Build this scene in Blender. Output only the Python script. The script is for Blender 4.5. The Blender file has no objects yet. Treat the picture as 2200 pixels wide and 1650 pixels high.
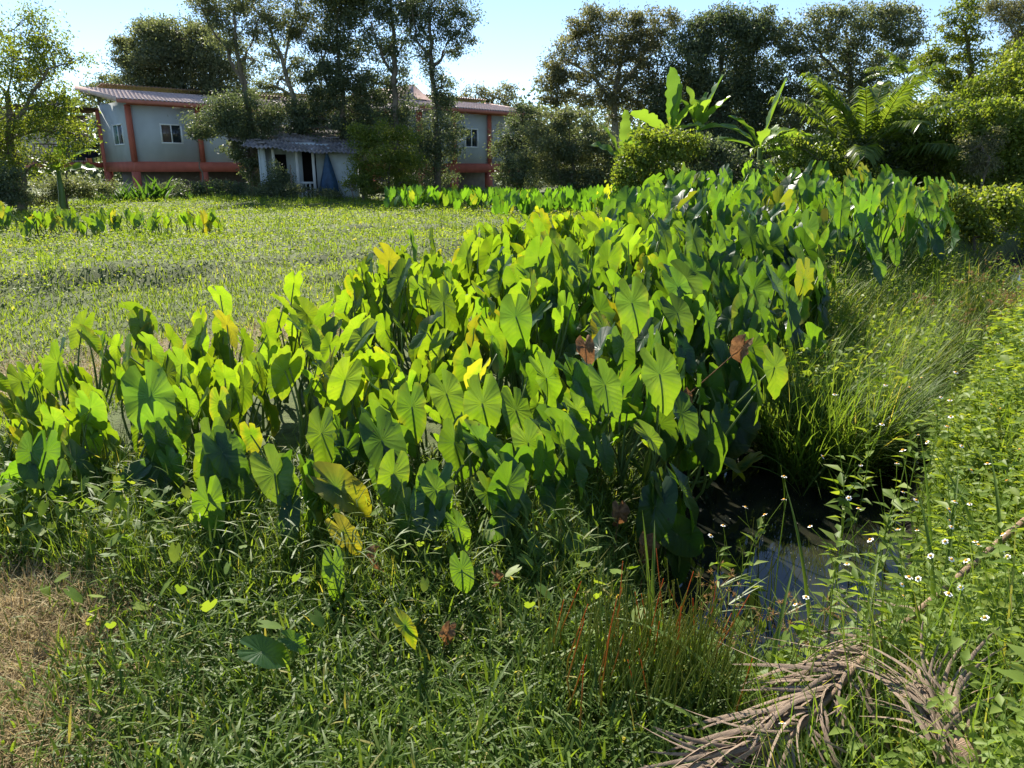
import bpy, math
import numpy as np
from mathutils import Matrix, Vector, Quaternion

# ------------------------------------------------------------------ camera, sky, sun, exposure
R = math.radians
scene = bpy.context.scene
C = scene.collection
CAM_H, PITCH, FPX = 1.8, R(16.3), 1560.0
cam_data = bpy.data.cameras.new('camera')
cam = bpy.data.objects.new('camera', cam_data)
C.objects.link(cam)
cam.location = (0, 0, CAM_H)
cam.rotation_euler = (math.pi / 2 - PITCH, 0, 0)
cam_data.sensor_width = 36.0
cam_data.lens = 36.0 * FPX / 2200.0
cam_data.clip_start = 0.05
cam_data.clip_end = 3000
scene.camera = cam

SUN_AZ, SUN_EL = R(-22), R(41)          # azimuth from +Y, negative to the left
world = bpy.data.worlds.new('World')
scene.world = world
world.use_nodes = True
wn = world.node_tree
wn.nodes.clear()
sky = wn.nodes.new('ShaderNodeTexSky')
sky.sky_type = 'NISHITA'
sky.sun_disc = False
sky.sun_elevation = SUN_EL
sky.sun_rotation = SUN_AZ
sky.altitude = 2500
sky.air_density = 1.0
sky.dust_density = 0.0
sky.ozone_density = 1.5
bg = wn.nodes.new('ShaderNodeBackground')
bg.inputs['Strength'].default_value = 0.098
wo = wn.nodes.new('ShaderNodeOutputWorld')
wn.links.new(sky.outputs[0], bg.inputs['Color'])
wn.links.new(bg.outputs[0], wo.inputs['Surface'])

sun_data = bpy.data.lights.new('sun', 'SUN')
sun_data.energy = 5.0
sun_data.angle = R(0.55)
sun_data.color = (1.0, 0.93, 0.80)
sun = bpy.data.objects.new('sun', sun_data)
C.objects.link(sun)
sdir = Vector((math.sin(SUN_AZ) * math.cos(SUN_EL), math.cos(SUN_AZ) * math.cos(SUN_EL), math.sin(SUN_EL)))
sun.rotation_euler = sdir.to_track_quat('Z', 'Y').to_euler()
sun.location = (-20, 30, 40)

scene.view_settings.view_transform = 'Standard'
scene.view_settings.look = 'None'
scene.view_settings.exposure = 1.2
scene.view_settings.gamma = 1.0
scene.cycles.max_bounces = 6
scene.cycles.diffuse_bounces = 3
scene.cycles.glossy_bounces = 2
scene.cycles.transmission_bounces = 4
scene.cycles.transparent_max_bounces = 4
scene.cycles.sample_clamp_indirect = 6.0
scene.cycles.caustics_reflective = False
scene.cycles.caustics_refractive = False

rng = np.random.default_rng(11)
U = rng.uniform


# ------------------------------------------------------------------ helpers
def ray(u, v):
    t = -(v - 825) / FPX
    return np.array([(u - 1100) / FPX, math.cos(PITCH) + t * math.sin(PITCH), -math.sin(PITCH) + t * math.cos(PITCH)])


def at(u, v, Y):                     # photo pixel at a chosen distance
    d = ray(u, v)
    return d * (Y / d[1]) + np.array([0, 0, CAM_H])


def atz(u, v, z):                    # photo pixel on a chosen height
    d = ray(u, v)
    return d * ((z - CAM_H) / d[2]) + np.array([0, 0, CAM_H])


def sstep(a, b, x):
    t = np.clip((np.asarray(x, float) - a) / (b - a), 0, 1)
    return t * t * (3 - 2 * t)


def wob(x, y, s=1.0, p=0.0):
    return (np.sin(x * 1.3 * s + y * 0.7 * s + p) + np.sin(-x * 0.6 * s + y * 1.7 * s + 1.3 + p) + np.sin(x * 2.3 * s - y * 1.1 * s + 4.1 + p) * .6) / 2.6


DITCH = np.array([(1.32, 3.2), (1.78, 4.4), (2.9, 6.0), (4.7, 8.2), (7.6, 11.9), (13, 18.0), (20, 26)])


def ditch_d(x, y):
    x = np.asarray(x, float); y = np.asarray(y, float)
    best = np.full(np.broadcast(x, y).shape, 1e9); side = np.zeros_like(best)
    for (ax, ay), (bx, by) in zip(DITCH[:-1], DITCH[1:]):
        ux, uy = bx - ax, by - ay
        L2 = ux * ux + uy * uy
        t = np.clip(((x - ax) * ux + (y - ay) * uy) / L2, 0, 1)
        dx, dy = x - ax - t * ux, y - ay - t * uy
        d = np.hypot(dx, dy)
        s = np.sign(dx * uy - dy * ux)          # + on the right bank
        m = d < best
        best = np.where(m, d, best); side = np.where(m, s, side)
    return best, side


def scarp(x, y):
    ys = 10.2 + (x + 6.5) * 0.8 + 0.7 * wob(x, y * 0, .9) + .35 * wob(x, y, 2.6, 1.)
    return y - ys


def ground(x, y):
    x = np.asarray(x, float); y = np.asarray(y, float)
    z = 0.16 * sstep(5, 12, y)
    z = z + (.20 * sstep(-0.4, 1.3, scarp(x, y)) * (1 + .25 * wob(x, y, .8, 2)) + .06 * sstep(-1, 6, scarp(x, y))) * sstep(4, 0, x) * sstep(5, 9, y)
    z = z + 0.38 * sstep(10, 20, y) * sstep(0, 4, x)
    z = z + 0.16 * np.exp(-((x + 12.5) / 4.5) ** 2 - ((y - 33) / 2.5) ** 2)
    z = z + 0.05 * wob(x, y, 1.1) + 0.02 * wob(x, y, 4.0, 2)
    z = z + (0.06 * wob(x, y, .5, 1.) + .055 * wob(x, y, 2.1, 3.) + .03 * wob(x, y, 3.7, .5)) * sstep(8, 12, y)
    d, s = ditch_d(x, y)
    right = np.where(s > 0, 1, 0) * sstep(.5, 1.4, d)
    z = z + 0.28 * right * sstep(1.0, 1.6, x - 0.3 * y + .6)
    pool = 0.14 * np.exp(-((x - 1.7) ** 2 + (y - 4.3) ** 2) / 0.8)
    k = sstep(1.15 + pool, 0.30 + pool, d + 0.07 * wob(x, y, 3.))
    return z * (1 - k) + (-0.62) * k


def g1(x, y):
    return float(ground(np.array([x]), np.array([y]))[0])


def mesh_obj(name, V, F, mat, parent=None, smooth=False, attrs=None, uv=None):
    """V (n,3); F list of index arrays (m,3) and/or (m,4); one mesh object"""
    V = np.asarray(V, dtype=np.float32).reshape(-1, 3)
    if not isinstance(F, (list, tuple)) or (len(F) and np.ndim(F[0]) == 1):
        F = [np.asarray(F)]
    F = [np.asarray(f, dtype=np.int32) for f in F if len(f)]
    me = bpy.data.meshes.new(name)
    nl = sum(f.size for f in F); nf = sum(len(f) for f in F)
    me.vertices.add(len(V)); me.vertices.foreach_set('co', V.ravel())
    me.loops.add(nl); me.polygons.add(nf)
    idx = np.concatenate([f.ravel() for f in F])
    tot = np.concatenate([np.full(len(f), f.shape[1], np.int32) for f in F])
    st = np.concatenate([[0], np.cumsum(tot)[:-1]]).astype(np.int32)
    me.loops.foreach_set('vertex_index', idx)
    me.polygons.foreach_set('loop_start', st)
    me.polygons.foreach_set('loop_total', tot)
    if smooth:
        me.polygons.foreach_set('use_smooth', np.ones(nf, bool))
    if attrs:
        for k, a in attrs.items():
            at_ = me.attributes.new(k, 'FLOAT', 'POINT')
            at_.data.foreach_set('value', np.asarray(a, np.float32))
    if uv is not None:
        ul = me.uv_layers.new(name='UVMap')
        ul.data.foreach_set('uv', np.asarray(uv, np.float32)[idx].ravel())
    me.update(calc_edges=True)
    me.validate()
    if mat is not None:
        for m in (mat if isinstance(mat, (list, tuple)) else [mat]):
            me.materials.append(m)
    o = bpy.data.objects.new(name, me)
    C.objects.link(o)
    if parent is not None:
        o.parent = parent
    return o


def tag(o, label, cat, group=None):
    o['label'] = label; o['category'] = cat
    if group: o['group'] = group
    return o


def kind(o, k, label=None, cat=None):
    o['kind'] = k
    if label: o['label'] = label
    if cat: o['category'] = cat
    return o


def thing(name, loc, label, cat, group=None, rz=0.0):
    o = bpy.data.objects.new(name, None)
    o.empty_display_size = .1
    C.objects.link(o)
    o.location = loc; o.rotation_euler = (0, 0, rz)
    return tag(o, label, cat, group)


def copy_part(src, parent, mat=None, color=None):
    c = src.copy()
    C.objects.link(c)
    c.parent = parent
    if mat is not None: c.matrix_local = mat
    if color is not None: c.color = color
    return c


class MB:
    """collects pieces of one mesh"""
    def __init__(s): s.V = []; s.T = []; s.Q = []; s.n = 0; s.A = []
    def add(s, V, T=None, Q=None, a=0.0):
        V = np.asarray(V, float).reshape(-1, 3)
        s.V.append(V)
        if T is not None and len(T): s.T.append(np.asarray(T, int) + s.n)
        if Q is not None and len(Q): s.Q.append(np.asarray(Q, int) + s.n)
        s.A.append(np.broadcast_to(np.asarray(a, float), (len(V),)))
        s.n += len(V)
    def box(s, x0, x1, y0, y1, z0, z1):
        V = [(x, y, z) for z in (z0, z1) for y in (y0, y1) for x in (x0, x1)]
        s.add(V, Q=[(0, 2, 3, 1), (4, 5, 7, 6), (0, 1, 5, 4), (2, 6, 7, 3), (0, 4, 6, 2), (1, 3, 7, 5)])
    def tube(s, P, r, k=6, a=0.0, cap=True):
        P = np.asarray(P, float); n = len(P)
        r = np.broadcast_to(np.asarray(r, float), (n,))
        T = np.gradient(P, axis=0)
        T /= np.linalg.norm(T, axis=1)[:, None] + 1e-9
        ref = np.where(np.abs(T[:, 2:3]) > .85, np.array([[1., 0, 0]]), np.array([[0, 0, 1.]]))
        A = np.cross(T, ref); A /= np.linalg.norm(A, axis=1)[:, None] + 1e-9
        B = np.cross(T, A)
        th = np.arange(k) * 2 * math.pi / k
        V = P[:, None, :] + r[:, None, None] * (np.cos(th)[None, :, None] * A[:, None, :] + np.sin(th)[None, :, None] * B[:, None, :])
        i = np.arange(n - 1)[:, None] * k; j = np.arange(k)[None, :]; j2 = (j + 1) % k
        Q = np.stack([i + j, i + j2, i + k + j2, i + k + j], -1).reshape(-1, 4)
        T_ = []
        V = V.reshape(-1, 3)
        if cap:
            V = np.vstack([V, P[-1] + T[-1] * r[-1] * .5])
            T_ = [((n - 1) * k + q, (n - 1) * k + (q + 1) % k, n * k) for q in range(k)]
        s.add(V, T=T_, Q=Q, a=a)
    def build(s, name, mat, parent=None, smooth=False):
        return mesh_obj(name, np.vstack(s.V), (s.T and [np.vstack(s.T)] or []) + (s.Q and [np.vstack(s.Q)] or []), mat, parent, smooth, {'var': np.concatenate(s.A)})


def unit(a):
    a = np.asarray(a, float)
    return a / (np.linalg.norm(a, axis=-1, keepdims=True) + 1e-9)


def rand_dirs(n):
    return unit(rng.normal(size=(n, 3)))


def leaf_quads(P, D, N, L, W):
    """diamond leaves, one quad each: base P, direction D, normal hint N"""
    S = unit(np.cross(D, N))
    L = np.asarray(L)[:, None]; W = np.asarray(W)[:, None]
    V = np.stack([P, P + D * L * .45 + S * W * .5, P + D * L, P + D * L * .45 - S * W * .5], 1)
    n = len(P)
    Q = np.arange(n)[:, None] * 4 + np.arange(4)[None]
    return V.reshape(-1, 3), Q


def leaf_folded(P, D, N, L, W, fold=.25, droop=.15):
    """folded leaves with a midrib, four triangles"""
    S = unit(np.cross(D, N)); Nn = unit(np.cross(S, D))
    L = np.asarray(L)[:, None]; W = np.asarray(W)[:, None]
    mid = P + D * L * .42
    V = np.stack([P, mid + S * W * .5 + Nn * W * fold, P + D * L - Nn * L * droop, mid - S * W * .5 + Nn * W * fold, mid], 1)
    n = len(P); b = np.arange(n)[:, None] * 5
    T = np.concatenate([b + np.array([0, 1, 4]), b + np.array([1, 2, 4]), b + np.array([0, 4, 3]), b + np.array([4, 2, 3])])
    return V.reshape(-1, 3), T


def blades(P, L, W, az, lean, bend, seg=3, twist=None):
    """grass blades: strip that arches over; lean at the root, bend along the blade"""
    n = len(P)
    L = np.broadcast_to(L, (n,)); W = np.broadcast_to(W, (n,))
    h = np.stack([np.cos(az), np.sin(az), np.zeros(n)], 1)
    tw = az + (math.pi / 2 if twist is None else twist)
    sd = np.stack([np.cos(tw), np.sin(tw), np.zeros(n)], 1)
    pos = P.copy(); rows = []
    for i in range(seg + 1):
        s = i / seg
        w = (W * (1 - s ** 2.2) * (0.65 + .35 * min(1, s * 3)))[:, None] * .5
        if i < seg:
            rows += [pos - sd * w, pos + sd * w]
        else:
            rows += [pos]
        ang = lean + bend * (s + .5 / seg)
        pos = pos + (L / seg)[:, None] * (np.sin(ang)[:, None] * h + np.cos(ang)[:, None] * np.array([0, 0, 1.]))
    V = np.stack(rows, 1)
    m = 2 * seg + 1
    b = np.arange(n)[:, None] * m
    Q = [b + np.array([2 * i, 2 * i + 1, 2 * i + 3, 2 * i + 2]) for i in range(seg - 1)]
    T = b + np.array([2 * seg - 2, 2 * seg - 1, 2 * seg])
    return V.reshape(-1, 3), T, (np.concatenate(Q) if Q else np.zeros((0, 4), int)), m


# ------------------------------------------------------------------ materials
def new_mat(name):
    m = bpy.data.materials.new(name); m.use_nodes = True
    nt = m.node_tree; nt.nodes.clear()
    out = nt.nodes.new('ShaderNodeOutputMaterial')
    return m, nt, out


def N(nt, typ, **kw):
    n = nt.nodes.new(typ)
    for k, v in kw.items(): setattr(n, k, v)
    return n


def ramp(nt, stops):
    r = nt.nodes.new('ShaderNodeValToRGB')
    el = r.color_ramp.elements
    while len(el) < len(stops): el.new(.5)
    for e, (p, c) in zip(el, stops):
        e.position = p; e.color = (*c, 1)
    return r


def foliage(name, stops, trans=.4, tboost=(1.7, 1.6, .7), rough=.5, spec=.35, noise=0.0):
    """leaf: reflecting + light passing through; colour varies leaf by leaf ('var')"""
    m, nt, out = new_mat(name)
    a = N(nt, 'ShaderNodeAttribute', attribute_name='var')
    r = ramp(nt, stops)
    nt.links.new(a.outputs['Fac'], r.inputs[0])
    col = r.outputs[0]
    if noise:
        tc = N(nt, 'ShaderNodeTexCoord'); nz = N(nt, 'ShaderNodeTexNoise')
        nz.inputs['Scale'].default_value = noise; nz.inputs['Detail'].default_value = 3
        nt.links.new(tc.outputs['Object'], nz.inputs['Vector'])
        mr = N(nt, 'ShaderNodeMapRange'); mr.inputs[1].default_value = .3; mr.inputs[2].default_value = .7
        mr.inputs[3].default_value = .65; mr.inputs[4].default_value = 1.35
        nt.links.new(nz.outputs['Fac'], mr.inputs[0])
        mx = N(nt, 'ShaderNodeMix', data_type='RGBA', blend_type='MULTIPLY'); mx.inputs[0].default_value = 1
        nt.links.new(col, mx.inputs[6]); nt.links.new(mr.outputs[0], mx.inputs[7])
        col = mx.outputs[2]
    p = N(nt, 'ShaderNodeBsdfPrincipled')
    p.inputs['Roughness'].default_value = rough
    p.inputs['Specular IOR Level'].default_value = spec
    nt.links.new(col, p.inputs['Base Color'])
    tb = N(nt, 'ShaderNodeMix', data_type='RGBA', blend_type='MULTIPLY'); tb.inputs[0].default_value = 1
    tb.inputs[7].default_value = (*tboost, 1)
    nt.links.new(col, tb.inputs[6])
    t = N(nt, 'ShaderNodeBsdfTranslucent')
    nt.links.new(tb.outputs[2], t.inputs['Color'])
    mx = N(nt, 'ShaderNodeMixShader'); mx.inputs[0].default_value = trans
    nt.links.new(p.outputs[0], mx.inputs[1]); nt.links.new(t.outputs[0], mx.inputs[2])
    nt.links.new(mx.outputs[0], out.inputs['Surface'])
    return m


def solid(name, col, rough=.7, spec=.3, var=.25, scale=6.0, bump=0.0, bscale=30.0, stretch=None, metallic=0):
    m, nt, out = new_mat(name)
    tc = N(nt, 'ShaderNodeTexCoord')
    vec = tc.outputs['Object']
    if stretch:
        mp = N(nt, 'ShaderNodeMapping'); mp.inputs['Scale'].default_value = stretch
        nt.links.new(vec, mp.inputs['Vector']); vec = mp.outputs[0]
    nz = N(nt, 'ShaderNodeTexNoise'); nz.inputs['Scale'].default_value = scale; nz.inputs['Detail'].default_value = 6
    nt.links.new(vec, nz.inputs['Vector'])
    c = np.array(col)
    r = ramp(nt, [(.25, tuple(c * (1 - var))), (.5, tuple(c)), (.75, tuple(np.minimum(1, c * (1 + var))))])
    nt.links.new(nz.outputs['Fac'], r.inputs[0])
    p = N(nt, 'ShaderNodeBsdfPrincipled')
    p.inputs['Roughness'].default_value = rough
    p.inputs['Specular IOR Level'].default_value = spec
    p.inputs['Metallic'].default_value = metallic
    nt.links.new(r.outputs[0], p.inputs['Base Color'])
    if bump:
        n2 = N(nt, 'ShaderNodeTexNoise'); n2.inputs['Scale'].default_value = bscale; n2.inputs['Detail'].default_value = 4
        nt.links.new(vec, n2.inputs['Vector'])
        b = N(nt, 'ShaderNodeBump'); b.inputs['Strength'].default_value = bump; b.inputs['Distance'].default_value = .02
        nt.links.new(n2.outputs['Fac'], b.inputs['Height']); nt.links.new(b.outputs[0], p.inputs['Normal'])
    nt.links.new(p.outputs[0], out.inputs['Surface'])
    return m


def taro_material():
    """uv.x = vein coordinate, uv.y = distance from midrib; object colour tints, object alpha = share of yellowing"""
    m, nt, out = new_mat('taro_leaf')
    L = nt.links.new
    uv = N(nt, 'ShaderNodeUVMap'); sep = N(nt, 'ShaderNodeSeparateXYZ'); L(uv.outputs[0], sep.inputs[0])
    oi = N(nt, 'ShaderNodeObjectInfo')
    fr = N(nt, 'ShaderNodeMath', operation='FRACT'); L(sep.outputs[0], fr.inputs[0])
    s5 = N(nt, 'ShaderNodeMath', operation='SUBTRACT'); L(fr.outputs[0], s5.inputs[0]); s5.inputs[1].default_value = .5
    ab = N(nt, 'ShaderNodeMath', operation='ABSOLUTE'); L(s5.outputs[0], ab.inputs[0])      # .5 on a vein, 0 between
    vein = N(nt, 'ShaderNodeMapRange', interpolation_type='SMOOTHSTEP'); L(ab.outputs[0], vein.inputs[0])
    vein.inputs[1].default_value = .455; vein.inputs[2].default_value = .495
    mid = N(nt, 'ShaderNodeMapRange', interpolation_type='SMOOTHSTEP'); L(sep.outputs[1], mid.inputs[0])
    mid.inputs[1].default_value = .018; mid.inputs[2].default_value = .006
    vm = N(nt, 'ShaderNodeMath', operation='MAXIMUM'); L(vein.outputs[0], vm.inputs[0]); L(mid.outputs[0], vm.inputs[1])
    tc = N(nt, 'ShaderNodeTexCoord')
    add = N(nt, 'ShaderNodeVectorMath', operation='ADD'); L(tc.outputs['Object'], add.inputs[0]); L(oi.outputs['Random'], add.inputs[1])
    nz = N(nt, 'ShaderNodeTexNoise'); nz.inputs['Scale'].default_value = 3.2; nz.inputs['Detail'].default_value = 5
    L(add.outputs[0], nz.inputs['Vector'])
    # reflected colour
    rc = ramp(nt, [(.3, (.026, .078, .030)), (.7, (.050, .120, .040))]); L(nz.outputs['Fac'], rc.inputs[0])
    mv = N(nt, 'ShaderNodeMix', data_type='RGBA'); L(rc.outputs[0], mv.inputs[6]); mv.inputs[7].default_value = (.15, .27, .07, 1)
    vf = N(nt, 'ShaderNodeMath', operation='MULTIPLY'); L(vm.outputs[0], vf.inputs[0]); vf.inputs[1].default_value = .32
    L(vf.outputs[0], mv.inputs[0])
    # transmitted colour
    rt = ramp(nt, [(.3, (.22, .40, .009)), (.7, (.36, .54, .016))]); L(nz.outputs['Fac'], rt.inputs[0])
    mt = N(nt, 'ShaderNodeMix', data_type='RGBA'); L(rt.outputs[0], mt.inputs[6]); mt.inputs[7].default_value = (.12, .24, .01, 1)
    vf2 = N(nt, 'ShaderNodeMath', operation='MULTIPLY'); L(vm.outputs[0], vf2.inputs[0]); vf2.inputs[1].default_value = .42
    L(vf2.outputs[0], mt.inputs[0])
    # yellowing spreads in from noise and the margin
    inv = N(nt, 'ShaderNodeMath', operation='SUBTRACT'); inv.inputs[0].default_value = 1.0; L(oi.outputs['Alpha'], inv.inputs[1])
    ny = N(nt, 'ShaderNodeMath', operation='MULTIPLY_ADD'); L(nz.outputs['Fac'], ny.inputs[0]); ny.inputs[1].default_value = 1.2; ny.inputs[2].default_value = -.75
    yl = N(nt, 'ShaderNodeMath', operation='ADD'); L(ny.outputs[0], yl.inputs[0])
    k2 = N(nt, 'ShaderNodeMath', operation='MULTIPLY'); L(inv.outputs[0], k2.inputs[0]); k2.inputs[1].default_value = 1.6; L(k2.outputs[0], yl.inputs[1])
    eg = N(nt, 'ShaderNodeAttribute', attribute_name='edge')
    e2 = N(nt, 'ShaderNodeMath', operation='MULTIPLY_ADD'); L(eg.outputs['Fac'], e2.inputs[0]); e2.inputs[1].default_value = .7; e2.inputs[2].default_value = -.5
    ye = N(nt, 'ShaderNodeMath', operation='ADD'); L(yl.outputs[0], ye.inputs[0]); L(e2.outputs[0], ye.inputs[1])
    ys = N(nt, 'ShaderNodeMapRange', interpolation_type='SMOOTHSTEP'); L(ye.outputs[0], ys.inputs[0]); ys.inputs[1].default_value = .05; ys.inputs[2].default_value = .75
    yr = N(nt, 'ShaderNodeMix', data_type='RGBA'); L(ys.outputs[0], yr.inputs[0]); L(mv.outputs[2], yr.inputs[6]); yr.inputs[7].default_value = (.30, .28, .04, 1)
    yt = N(nt, 'ShaderNodeMix', data_type='RGBA'); L(ys.outputs[0], yt.inputs[0]); L(mt.outputs[2], yt.inputs[6]); yt.inputs[7].default_value = (.55, .50, .014, 1)
    # scattered brown specks of wear
    sp = N(nt, 'ShaderNodeTexNoise'); sp.inputs['Scale'].default_value = 16; sp.inputs['Detail'].default_value = 2; L(add.outputs[0], sp.inputs['Vector'])
    sm = N(nt, 'ShaderNodeMapRange', interpolation_type='SMOOTHSTEP'); L(sp.outputs['Fac'], sm.inputs[0]); sm.inputs[1].default_value = .70; sm.inputs[2].default_value = .76
    br = N(nt, 'ShaderNodeMix', data_type='RGBA'); L(sm.outputs[0], br.inputs[0]); L(yr.outputs[2], br.inputs[6]); br.inputs[7].default_value = (.13, .10, .03, 1)
    bt = N(nt, 'ShaderNodeMix', data_type='RGBA'); L(sm.outputs[0], bt.inputs[0]); L(yt.outputs[2], bt.inputs[6]); bt.inputs[7].default_value = (.16, .13, .02, 1)
    # object tint
    t1 = N(nt, 'ShaderNodeMix', data_type='RGBA', blend_type='MULTIPLY'); t1.inputs[0].default_value = 1; L(br.outputs[2], t1.inputs[6]); L(oi.outputs['Color'], t1.inputs[7])
    t2 = N(nt, 'ShaderNodeMix', data_type='RGBA', blend_type='MULTIPLY'); t2.inputs[0].default_value = 1; L(bt.outputs[2], t2.inputs[6]); L(oi.outputs['Color'], t2.inputs[7])
    # the waxy upper side is bluer and darker than the dull underside
    ge = N(nt, 'ShaderNodeNewGeometry')
    us = N(nt, 'ShaderNodeMix', data_type='RGBA', blend_type='MULTIPLY'); us.inputs[0].default_value = 1; L(t1.outputs[2], us.inputs[6]); us.inputs[7].default_value = (2.0, 1.6, 1.7, 1)
    sd = N(nt, 'ShaderNodeMix', data_type='RGBA'); L(ge.outputs['Backfacing'], sd.inputs[0]); L(t1.outputs[2], sd.inputs[6]); L(us.outputs[2], sd.inputs[7])
    # quilted relief between the veins
    sn = N(nt, 'ShaderNodeMath', operation='MULTIPLY'); L(ab.outputs[0], sn.inputs[0]); sn.inputs[1].default_value = 2
    pw = N(nt, 'ShaderNodeMath', operation='POWER'); L(sn.outputs[0], pw.inputs[0]); pw.inputs[1].default_value = 1.6
    hh = N(nt, 'ShaderNodeMath', operation='MULTIPLY_ADD'); L(nz.outputs['Fac'], hh.inputs[0]); hh.inputs[1].default_value = .5; L(pw.outputs[0], hh.inputs[2])
    bp = N(nt, 'ShaderNodeBump', invert=True); bp.inputs['Strength'].default_value = .28; bp.inputs['Distance'].default_value = .004; L(hh.outputs[0], bp.inputs['Height'])
    p = N(nt, 'ShaderNodeBsdfPrincipled'); p.inputs['Roughness'].default_value = .38; p.inputs['Specular IOR Level'].default_value = .5
    L(sd.outputs[2], p.inputs['Base Color']); L(bp.outputs[0], p.inputs['Normal'])
    tr = N(nt, 'ShaderNodeBsdfTranslucent'); L(t2.outputs[2], tr.inputs['Color']); L(bp.outputs[0], tr.inputs['Normal'])
    ms = N(nt, 'ShaderNodeMixShader'); ms.inputs[0].default_value = .47
    L(p.outputs[0], ms.inputs[1]); L(tr.outputs[0], ms.inputs[2]); L(ms.outputs[0], out.inputs['Surface'])
    return m


def ground_material():
    m, nt, out = new_mat('earth')
    L = nt.links.new
    tc = N(nt, 'ShaderNodeTexCoord')
    a = N(nt, 'ShaderNodeAttribute', attribute_name='dry')
    w = N(nt, 'ShaderNodeAttribute', attribute_name='wet')
    nz = N(nt, 'ShaderNodeTexNoise'); nz.inputs['Scale'].default_value = 9; nz.inputs['Detail'].default_value = 8; L(tc.outputs['Object'], nz.inputs['Vector'])
    n2 = N(nt, 'ShaderNodeTexNoise'); n2.inputs['Scale'].default_value = 70; n2.inputs['Detail'].default_value = 4; L(tc.outputs['Object'], n2.inputs['Vector'])
    g = ramp(nt, [(.3, (.045, .055, .018)), (.5, (.08, .105, .03)), (.7, (.11, .14, .042))]); L(nz.outputs['Fac'], g.inputs[0])
    d = ramp(nt, [(.3, (.13, .09, .045)), (.55, (.26, .20, .10)), (.75, (.36, .29, .16))]); L(n2.outputs['Fac'], d.inputs[0])
    mx = N(nt, 'ShaderNodeMix', data_type='RGBA'); L(a.outputs['Fac'], mx.inputs[0]); L(g.outputs[0], mx.inputs[6]); L(d.outputs[0], mx.inputs[7])
    mw = N(nt, 'ShaderNodeMix', data_type='RGBA'); L(w.outputs['Fac'], mw.inputs[0]); L(mx.outputs[2], mw.inputs[6]); mw.inputs[7].default_value = (.014, .012, .008, 1)
    p = N(nt, 'ShaderNodeBsdfPrincipled'); p.inputs['Roughness'].default_value = .85; p.inputs['Specular IOR Level'].default_value = .2
    L(mw.outputs[2], p.inputs['Base Color'])
    b = N(nt, 'ShaderNodeBump'); b.inputs['Strength'].default_value = .6; b.inputs['Distance'].default_value = .03
    L(n2.outputs['Fac'], b.inputs['Height']); L(b.outputs[0], p.inputs['Normal'])
    L(p.outputs[0], out.inputs['Surface'])
    return m


def water_material():
    m, nt, out = new_mat('ditch_water')
    L = nt.links.new
    tc = N(nt, 'ShaderNodeTexCoord')
    nz = N(nt, 'ShaderNodeTexNoise'); nz.inputs['Scale'].default_value = 5; nz.inputs['Detail'].default_value = 3; L(tc.outputs['Object'], nz.inputs['Vector'])
    c = ramp(nt, [(.35, (.006, .008, .007)), (.65, (.022, .022, .014))]); L(nz.outputs['Fac'], c.inputs[0])
    n2 = N(nt, 'ShaderNodeTexNoise'); n2.inputs['Scale'].default_value = 60; n2.inputs['Detail'].default_value = 1; L(tc.outputs['Object'], n2.inputs['Vector'])
    f = N(nt, 'ShaderNodeMapRange'); L(n2.outputs['Fac'], f.inputs[0]); f.inputs[1].default_value = .74; f.inputs[2].default_value = .77
    mx = N(nt, 'ShaderNodeMix', data_type='RGBA'); L(f.outputs[0], mx.inputs[0]); L(c.outputs[0], mx.inputs[6]); mx.inputs[7].default_value = (.3, .28, .2, 1)
    p = N(nt, 'ShaderNodeBsdfPrincipled'); p.inputs['IOR'].default_value = 1.4
    r = N(nt, 'ShaderNodeMapRange'); L(f.outputs[0], r.inputs[0]); r.inputs[3].default_value = .03; r.inputs[4].default_value = .7; L(r.outputs[0], p.inputs['Roughness'])
    L(mx.outputs[2], p.inputs['Base Color'])
    b = N(nt, 'ShaderNodeBump'); b.inputs['Strength'].default_value = .05; b.inputs['Distance'].default_value = .01
    L(nz.outputs['Fac'], b.inputs['Height']); L(b.outputs[0], p.inputs['Normal'])
    L(p.outputs[0], out.inputs['Surface'])
    return m


M = {}
M['earth'] = ground_material()
M['water'] = water_material()
M['taro'] = taro_material()
M['stalk'] = foliage('taro_stalk', [(0, (.10, .16, .04)), (1, (.16, .22, .06))], .15, rough=.4)
M['grass'] = foliage('creeping_grass', [(0, (.06, .11, .022)), (.5, (.11, .175, .03)), (.9, (.165, .23, .042)), (1, (.30, .28, .09))], .45, (2.1, 1.9, .6), .5, .25)
M['field'] = foliage('field_grass', [(0, (.09, .14, .024)), (.5, (.16, .215, .036)), (.92, (.22, .27, .05)), (1, (.34, .31, .11))], .52, (1.9, 1.9, .5), .55, .2)
M['tall'] = foliage('tall_grass', [(0, (.07, .13, .025)), (.6, (.13, .20, .04)), (.9, (.19, .25, .06)), (1, (.36, .32, .12))], .48, (1.9, 1.8, .6), .5, .25)
M['straw'] = foliage('dry_grass', [(0, (.20, .13, .06)), (.4, (.36, .27, .13)), (.85, (.52, .43, .25)), (1, (.14, .18, .04))], .3, (1.2, 1.1, .9), .7, .2)
M['herb'] = foliage('herb_leaf', [(0, (.09, .16, .025)), (.6, (.17, .25, .045)), (1, (.25, .31, .07))], .46, (1.9, 1.7, .5), .5, .25)
M['sedge'] = foliage('sedge_stem', [(0, (.07, .13, .025)), (.6, (.15, .21, .04)), (.82, (.28, .23, .05)), (1, (.50, .13, .035))], .35, (1.6, 1.5, .7), .45, .3)
M['umbel'] = foliage('sedge_umbel', [(0, (.30, .17, .07)), (1, (.42, .30, .14))], .3, (1.2, 1, .8), .7)
M['palmdry'] = solid('dry_palm_leaflet', (.27, .20, .145), .75, .15, .6, 5, .4, 60, (1, 30, 1))
M['palmstem'] = solid('dry_palm_stem', (.30, .20, .13), .6, .3, .3, 6, .5, 40, (1, 20, 1))
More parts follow.
